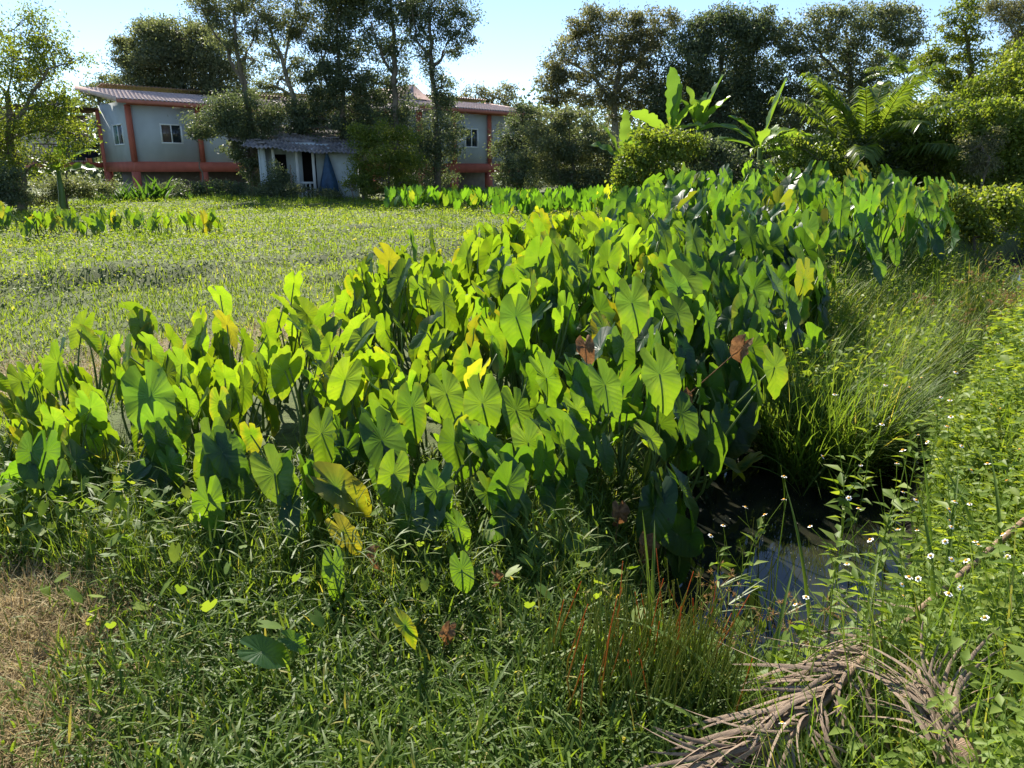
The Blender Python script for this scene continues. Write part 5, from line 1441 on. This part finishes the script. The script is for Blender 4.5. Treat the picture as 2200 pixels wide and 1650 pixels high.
# broad creeper leaves, left foot of the row and here and there
q = np.vstack([blob(300, -2.75, 3.5, .55, .55, 0), blob(160, -1.9, 3.2, .5, .3, 0), blob(90, -.6, 2.7, 1.4, .5, 0), blob(70, 1.1, 2.3, .3, .4, 0), blob(120, 2.2, 2.4, .8, .8, 0)]); n = len(q)
P = on_ground(q, U(.05, .34, n)); D = unit(rng.normal(size=(n, 3)) * np.array([1, 1, .4]) + np.array([0, -.3, -.15]))
lv, lt, lq, _ = taro_mesh(55, (.55, 1.0), 8, fold=.12, droop=.12, wave=.01)
VS, TS, QS = [], [], []
for k_ in range(n):
    mt = np.array(leaf_matrix(P[k_], U(-math.pi, math.pi), R(U(10, 65)), rng.normal() * .3, U(.045, .085)))
    VS.append(lv @ mt[:3, :3].T + mt[:3, 3]); TS.append(lt + k_ * len(lv)); QS.append(lq + k_ * len(lv))
kind(mesh_obj('creeper_leaves', np.vstack(VS), [np.vstack(TS), np.vstack(QS)], M['herb'], None, True, {'var': np.repeat(U(0, .8, n), len(lv))}), 'stuff', 'broad creeper leaves at the left foot of the taro row', 'creeper')

# ------------------------------------------------------------------ white daisies on the bank
def flower_mesh(mat):
    mb = MB()
    for k in range(6):
        a = k * math.pi / 3 + .1
        c, s = math.cos(a), math.sin(a)
        pts = np.array([(0.005, 0, .0), (.012, -.0062, .001), (.0175, -.004, -.001), (.018, .004, -.001), (.012, .0062, .001)])
        V = np.stack([pts[:, 0] * c - pts[:, 1] * s, pts[:, 0] * s + pts[:, 1] * c, pts[:, 2]], 1)
        mb.add(V, T=[(0, 1, 2), (0, 2, 3), (0, 3, 4)])
    return mb.build('flower_head', M['petal'])
fl0 = flower_mesh(None)
mb = MB(); th = np.linspace(0, 2 * math.pi, 9)[:-1]
ringv = [(.0085 * math.cos(t), .0085 * math.sin(t), .001) for t in th] + [(.0062 * math.cos(t), .0062 * math.sin(t), .006) for t in th] + [(0, 0, .0075)]
mb.add(ringv, T=[(8 + i, 8 + (i + 1) % 8, 16) for i in range(8)], Q=[(i, (i + 1) % 8, 8 + (i + 1) % 8, 8 + i) for i in range(8)])
dc0 = mb.build('flower_disc', M['disc'])
stem_src, leafset_src = [], []
for k in range(4):
    mb = MB(); tips = []
    top = np.array([U(-.05, .05), U(-.05, .05), 1.0])
    mb.tube(np.array([(0, 0, 0), top * .5 + rng.normal(size=3) * .02, top * .75]), [.0032, .0028, .0022], 5, a=.5)
    for j in range(3):
        e = top + np.array([U(-.12, .12), U(-.12, .12), U(-.12, .08)])
        mb.tube(np.array([top * .72, (top * .75 + e) / 2 + rng.normal(size=3) * .015, e]), [.002, .0016, .0013], 4, a=.6, cap=False)
        tips.append(e)
    so = mb.build('stem', M['herb'], None, True)
    n = 26; h_ = U(.1, .85, n); a = U(0, 6.28, n)
    V, T = leaf_folded(np.stack([top[0] * h_, top[1] * h_, h_], 1), unit(np.stack([np.cos(a), np.sin(a), U(-.1, .6, n)], 1)), unit(rng.normal(size=(n, 3)) * .3 + [0, 0, 1]), U(.06, .11, n), U(.022, .042, n))
    lo = mesh_obj('foliage', V, [T], M['herb'], attrs={'var': np.repeat(U(.2, .9, n), 5)})
    stem_src.append((so, tips)); leafset_src.append(lo)
DAISY = [(1560, 1130), (1600, 1140), (1630, 1075), (1700, 1000), (1745, 1270), (1880, 1120), (1960, 1115), (2060, 1130), (1935, 1215), (1975, 1150), (2010, 1085), (2100, 1095), (2140, 1145), (1930, 1260), (1870, 1185), (2165, 1010), (2090, 1050), (1850, 900), (1880, 835), (1960, 840), (1990, 880), (2020, 830), (2070, 870), (2110, 770), (2150, 720), (2165, 690), (2190, 700), (2140, 690), (2060, 920), (2090, 980), (1940, 960), (2030, 800), (2180, 920), (2200, 800), (2130, 860), (2160, 1190), (2195, 1160), (2030, 1255), (2130, 1285), (1910, 1020), (1820, 960), (2000, 1010), (2080, 690), (2120, 640), (2180, 640), (1705, 1595), (2040, 1170), (1830, 1080)]
first = True
for k, (u, v) in enumerate(DAISY):
    top = atz(u, v, (.42 if u < 1780 else .62) + U(-.06, .1)); gz = max(g1(top[0], top[1]), -.42)
    h_ = max(.18, top[2] - gz)
    s_i = k % 4
    near = v > 1080
    pool_side = u < 1780
    if pool_side: lab = 'daisy weed over the dark far part of the pool' if v < 1030 else 'daisy weed before the pool, left of the bright reflection' if u < 1640 else 'daisy weed before the pool, over the bright reflection' if u < 1730 else 'daisy weed at the right rim of the pool'
    elif near: lab = 'daisy weed between the pool and the arching broad grass' if u < 1900 else 'daisy weed left of the fallen frond stem' if u < 2000 else 'daisy weed just above the fallen frond stem' if v < 1140 else 'daisy weed at the right edge beside the fallen stem' if u > 2120 else 'daisy weed growing against the fallen frond stem'
    else: lab = 'daisy weed under the rusty-headed sedges' if v < 730 else 'daisy weed at the right edge, halfway up the bank' if u > 2120 else 'daisy weed bordering the ditch grass' if v < 890 and u < 2000 else 'daisy weed below the rusty sedges, inside the bank' if v < 890 else 'daisy weed on the bank right of the pool' if u < 1950 else 'daisy weed in the middle of the right bank'
    root = thing('daisy_weed', (top[0], top[1], gz), lab, 'daisy', 'daisies by the pool' if pool_side else ('daisies on the near bank' if near else 'daisies farther along the bank'), rz=U(0, 6.28))
    so, tips = stem_src[s_i]
    S = Matrix.Diagonal(Vector((h_, h_, h_, 1)))
    o_ = inst(so, root, Matrix.Diagonal(Vector((max(h_, .5), max(h_, .5), h_, 1))))
    if not (pool_side and k % 2): inst(leafset_src[s_i], root, S)
    for e in tips[:(2 if k % 3 else 1)]:
        sc = U(.6, .95) * (.72 if near else .85)
        mt = Matrix.Translation(Vector((e[0] * max(h_, .5), e[1] * max(h_, .5), e[2] * h_))) @ Matrix.Rotation(U(0, 6.28), 4, 'Z') @ Matrix.Rotation(U(.1, .9), 4, 'X') @ Matrix.Diagonal(Vector((sc, sc, sc, 1)))
        f_ = inst(fl0, root, mt)
        inst(dc0, f_, Matrix.Translation(Vector((0, 0, .0008))))

# ------------------------------------------------------------------ broad-bladed grass plants
bl_src = []
for k, (ben, w) in enumerate(((.8, .026), (1.3, .032), (1.9, .028), (.45, .020))):
    s = np.linspace(0, 1, 13); ang = .12 + ben * s ** 1.3
    pts = np.zeros((13, 3))
    for i in range(1, 13): pts[i] = pts[i - 1] + np.array([math.sin(ang[i]), 0, math.cos(ang[i])]) / 12
    ww = w * np.clip(np.sin(np.clip(.05 + s * .95, 0, 1) ** 1.0 * math.pi) ** .8, .14, 1) * .5; ww[-1] = .0008
    nx = np.stack([np.cos(ang), 0 * s, -np.sin(ang)], 1)
    V = np.concatenate([pts - np.stack([0 * s, ww, 0 * s], 1) - nx * ww[:, None] * .35, pts, pts + np.stack([0 * s, ww, 0 * s], 1) - nx * ww[:, None] * .35])
    i = np.arange(12)
    Q = np.vstack([np.stack([i, i + 13, i + 14, i + 1], 1), np.stack([i + 13, i + 26, i + 27, i + 14], 1)])
    bl_src.append(mesh_obj('blade', V, Q, M['tall'], None, True, {'var': np.full(len(V), (.4, .6, .5, .3)[k])}))
GRASS = [  # base pixel, height datum, blades (azimuth deg from +x, lean deg, length, kind), label
    (1640, 1500, .15, [(150, 20, .5, 1), (60, 10, .45, 0), (200, 40, .4, 2), (300, 35, .4, 1)], 'broad grass sprout arching left beside the dry frond'),
    (1780, 1290, .2, [(170, 15, .45, 2), (20, 20, .5, 2), (90, 5, .45, 0), (10, 35, .5, 1), (200, 40, .45, 2)], 'arching broad-bladed grass at the near pool corner'),
    (1860, 1330, .2, [(10, 30, .5, 1), (175, 30, .5, 2), (60, 15, .45, 1)], 'broad-bladed grass right of the pool corner'),
    (2010, 1430, .2, [(20, 28, .75, 2), (-10, 40, .6, 2), (80, 6, .6, 0), (110, 10, .5, 0), (190, 20, .4, 1)], 'largest arching broad grass on the right bank'),
    (2030, 1300, .25, [(85, 4, .65, 3), (60, 12, .6, 0), (20, 30, .5, 1)], 'upright rolled broad grass blade on the right bank'),
    (2170, 1260, .25, [(70, 14, .6, 0), (100, 10, .6, 0), (0, 25, .5, 1)], 'broad grass at the right edge above the fallen stem'),
    (1660, 1660, .12, [(30, 22, .5, 0), (60, 30, .45, 1), (150, 20, .4, 1)], 'broad grass poking through the fallen frond, bottom right'),
    (1900, 1660, .15, [(75, 18, .5, 0), (110, 20, .4, 1), (20, 35, .4, 1)], 'broad grass at the bottom edge right of the frond'),
    (1290, 1660, .10, [(165, 50, .34, 2), (120, 30, .25, 1), (30, 35, .25, 1)], 'curved broad grass blade at the bottom centre'),
    (1730, 1010, -.2, [(170, 25, .55, 2), (150, 10, .45, 2), (20, 20, .45, 1)], 'broad grass bent over the dark pool'),
    (690, 1290, .12, [(40, 50, .45, 1), (150, 55, .4, 1), (-20, 65, .45, 1), (200, 35, .35, 0)], 'long-bladed grass crossing the low narrow taro leaf'),
    (1060, 1330, .12, [(5, 60, .4, 1), (-30, 70, .4, 1), (200, 60, .3, 1)], 'long thin-bladed grass in the shaded middle'),
    (430, 1150, .15, [(95, 5, .5, 0), (60, 25, .35, 1), (170, 30, .4, 2)], 'tall pale grass beside the shadow-striped taro leaf'),
    (340, 1240, .1, [(120, 15, .26, 1), (60, 15, .24, 2), (200, 30, .25, 1)], 'pale sunlit grass blades left of the shade'),
    (850, 1000, .2, [(150, 40, .5, 2), (40, 45, .4, 0), (10, 30, .4, 2)], 'grass arching in front of the crossed taro leaf'),
    (1290, 860, .25, [(20, 20, .55, 2), (160, 30, .5, 2), (-10, 40, .5, 2)], 'pale grass blades arching out of the taro centre'),
    (1010, 1560, .1, [(20, 55, .3, 1), (160, 55, .3, 1), (60, 30, .25, 0)], 'grass sprig in the bottom shade'),
    (530, 1430, .1, [(60, 40, .3, 0), (100, 50, .28, 0), (150, 60, .3, 1)], 'grass sprig beside the flat young taro leaf'),
    (1220, 590, .45, [(40, 10, .7, 0), (20, 30, .6, 1), (150, 20, .5, 2)], 'thin grass rising above the row top'),
    (1400, 1330, .1, [(95, 5, .42, 3), (80, 10, .4, 0)], 'frayed pale grass blade among the red sedges'),
]
for (u, v, z, bls, lab) in GRASS:
    p = atz(u, v, z); gz = max(g1(p[0], p[1]), -.42)
    root = thing('broad_grass', (p[0], p[1], gz), lab, 'grass plant', 'broad-bladed grass plants')
    extra = max(0, z - gz)
    for (a, le, L, kd) in bls:
        mt = Matrix.Rotation(R(a), 4, 'Z') @ Matrix.Rotation(R(le), 4, 'Y') @ Matrix.Diagonal(Vector((L + extra, (.45 + .3 * L), L + extra, 1)))
        inst(bl_src[kd], root, mt)

# ------------------------------------------------------------------ sedges by the pool
def sedge(name, u, v, z, n, hmin, hmax, red, label, group, spread=.12, lean=.22, umb=0):
    p = atz(u, v, z); gz = max(g1(p[0], p[1]), -.45)
    base = np.array([p[0], p[1], gz]); root = thing(name, base, label, 'sedge', group)
    mb = MB(); tips = []
    for k in range(n):
        b = np.array([*(rng.normal(size=2) * spread), -.02]); h = U(hmin, hmax)
        d = np.array([rng.normal() * lean + .08, rng.normal() * lean, 1.0])
        e = b + d * h; m_ = (b + e) / 2 + rng.normal(size=3) * .022
        isr = U(0, 1) < red * .45
        va = np.repeat([.45 if not isr else .6, .6 if not isr else .85, (.7 if not isr else 1.0)], 4)
        mb.tube(np.array([b, m_, e]), [.0034, .0028, .0012], 4, a=va, cap=False)
        tips.append(e)
    mb.build('stems', M['sedge'], root)
    for k in range(umb):
        e = tips[k]; nr = 9
        um = MB()
        for j in range(nr):
            d = unit(rng.normal(size=3) + np.array([0, 0, .5])); L = U(.04, .10)
            um.tube(np.array([e, e + d * L * .6, e + d * L]), [.001, .001, .0008], 3, a=.6, cap=False)
            m_ = 14
            DD = unit(d + rng.normal(size=(m_, 3)) * .8)
            V, Q = leaf_quads(np.repeat((e + d * L)[None], m_, 0), DD, rand_dirs(m_), U(.012, .026, m_), np.full(m_, .004))
            um.add(V, Q=Q, a=np.repeat(U(0, 1, m_), 4))
        hd = um.build('umbel', M['umbel'], root)
        bm_ = 4; az_ = U(0, 6.28, bm_)
        V, T, Q, m2 = blades(np.repeat(e[None], bm_, 0), U(.12, .25, bm_), np.full(bm_, .007), az_, U(.9, 1.4, bm_), U(.1, .5, bm_), 4)
        mesh_obj('bract', V, [T, Q], M['sedge'], hd, attrs={'var': np.full(len(V), .45)})
    return root


RS = 'red-tipped sedges at the pool edge'
for k, (u, v, n, red) in enumerate(((1260, 1480, 26, .35), (1310, 1500, 34, .30), (1350, 1450, 34, .35), (1400, 1480, 40, .25), (1450, 1490, 40, .12), (1490, 1440, 36, .08), (1430, 1400, 30, .25), (1530, 1500, 34, .05), (1210, 1440, 10, .4))):
    sedge('sedge_clump', u, v, .10, n, .28, .50, red, ('reddest leftmost sedge clump, thin and leaning', 'red-stemmed sedge clump, second from the left before the pool', 'red-stemmed sedge clump reaching highest before the pool', 'broad half-red sedge clump in the middle before the pool', 'mostly green sedge clump under the dark pool water', 'green sedge clump under the bright pool reflection', 'half-red sedge clump farthest back at the pool edge', 'green sedge clump nearest the dry frond', 'sparse red sedge stems apart at the far left')[k], RS if red > .2 else 'green sedges at the pool edge', .10, .16)
sedge('sedge_clump', 1610, 1240, -.2, 14, .25, .55, .15, 'thin sedge stems standing in the pool reflection', None, .14, .1, 0)
for (u, v, z, n, um, lab) in ((1560, 1330, .0, 8, 5, 'brown-headed sedge at the near pool edge'), (1640, 1330, .05, 7, 4, 'brown-headed sedge right of the near pool edge'), (1745, 1290, .1, 5, 3, 'brown-headed sedge at the pool corner')):
    sedge('umbel_sedge', u, v, z, n, .25, .42, .2, lab, None, .07, .2, um)
for (u, v, z, n, um) in ((2075, 690, .25, 30, 8), (2120, 660, .3, 30, 9), (2165, 640, .3, 30, 9), (2195, 690, .3, 30, 6), (2140, 720, .3, 30, 5), (2050, 640, .2, 26, 5), (2185, 590, .35, 26, 8)):
    sedge('umbel_sedge', u, v, z, n, .55, .95, .1, 'tall sedge with rusty flower heads at the right edge behind the daisies', 'rusty-headed sedges at the right edge', .22, .22, um)

# ------------------------------------------------------------------ fallen dry palm fronds
def dry_leaflet(L, w, path_bend, sag, seed):
    r = np.random.default_rng(seed); n = 8
    s = np.linspace(0, 1, n + 1)
    x = s * L; y = path_bend * L * s ** 2; z = .06 * L * np.sin(s * math.pi) - sag * L * s ** 2 + r.normal(size=n + 1) * .002
    ww = w * np.clip(np.sin((s * .9 + .08) * math.pi) ** .6, .1, 1) * .5
    tw = r.uniform(-.5, .5) + s * r.uniform(-.8, .8)
    V = np.concatenate([np.stack([x, y - ww * np.cos(tw), z - ww * np.sin(tw)], 1), np.stack([x, y, z + ww * .45], 1), np.stack([x, y + ww * np.cos(tw), z + ww * np.sin(tw)], 1)])
    i = np.arange(n); k = n + 1
    return V, np.vstack([np.stack([i, i + k, i + k + 1, i + 1], 1), np.stack([i + k, i + 2 * k, i + 2 * k + 1, i + k + 1], 1)])


dl_src = []
for k in range(6):
    V, Q = dry_leaflet(1.0, .038, (-.5, -.3, .1, .25, .5, -.15)[k], (.25, .35, .4, .3, .35, .5)[k], k)
    dl_src.append(mesh_obj('leaflet', V, Q, M['palmdry'], None, True))


def place_leaflet(root, b, d, L, roll=0.0):
    d = Vector(d).normalized()
    q = d.to_track_quat('X', 'Z').to_matrix().to_4x4()
    inst(dl_src[rng.integers(6)], root, Matrix.Translation(Vector(b)) @ q @ Matrix.Rotation(roll, 4, 'X') @ Matrix.Diagonal(Vector((L, L * .5 + .2, L, 1))))


rp = [atz(1500, 1700, .12), atz(1600, 1640, .20), atz(1700, 1580, .27), atz(1790, 1490, .31), atz(1840, 1430, .33), atz(1930, 1350, .30), atz(2030, 1265, .28), atz(2110, 1195, .30), atz(2230, 1095, .36)]
fb = np.array([rp[4][0], rp[4][1], g1(rp[4][0], rp[4][1])])
fr1 = thing('fallen_palm_frond', fb, 'long dry grey palm frond lying over the bank weeds', 'palm frond')
mb = MB(); mb.tube(np.array(rp) - fb, [.004, .006, .008, .010, .011, .012, .013, .014, .015], 8); mb.build('stem', M['palmstem'], fr1, True)
rp = np.array(rp)
for k in range(150):
    t = U(.3, 4.7); i = int(t); p = rp[i] * (1 - (t - i)) + rp[i + 1] * (t - i) - fb
    left = k % 4 != 0
    d = np.array([-1.0, U(-.55, .15), U(-.16, .08)]) if left else np.array([U(-.5, .2), -1.0, -.25])
    place_leaflet(fr1, p, d, U(.16, .40) if left else U(.12, .26), U(-.8, .8))
for k in range(14):
    t = U(4.2, 5.6); i = int(t); p = rp[i] * (1 - (t - i)) + rp[i + 1] * (t - i) - fb
    place_leaflet(fr1, p, np.array([-.8, U(-.2, .8), -.1]), U(.15, .3), U(-.8, .8))
b2 = atz(2085, 1640, .36); e2 = atz(1955, 1400, .47)
fb2 = np.array([b2[0], b2[1], g1(b2[0], b2[1])])
fr2 = thing('fallen_palm_frond', fb2, 'bundle of dry palm leaflets with a broken stump, bottom right corner', 'palm frond')
mb = MB(); mb.tube(np.array([atz(2140, 1690, .26), b2, atz(2060, 1590, .40)]) - fb2, [.055, .05, .03], 7); mb.build('broken_stump', M['palmstem'], fr2, True)
for k in range(64):
    s = U(0, 1)
    st = b2 * .2 + atz(2030 + U(-40, 60), 1600 + U(-40, 60), .38) * .8
    tgt = e2 + np.array([U(-.10, .10), U(-.12, .10), U(-.06, .06)])
    d = tgt - st
    place_leaflet(fr2, st - fb2, d, np.linalg.norm(d) * U(.7, 1.15), U(-.9, .9))
for lst in (dl_src, bl_src, [fl0, dc0], [s for s, _ in stem_src], leafset_src):
    for s_ in lst:
        if s_.name not in _used: bpy.data.objects.remove(s_)
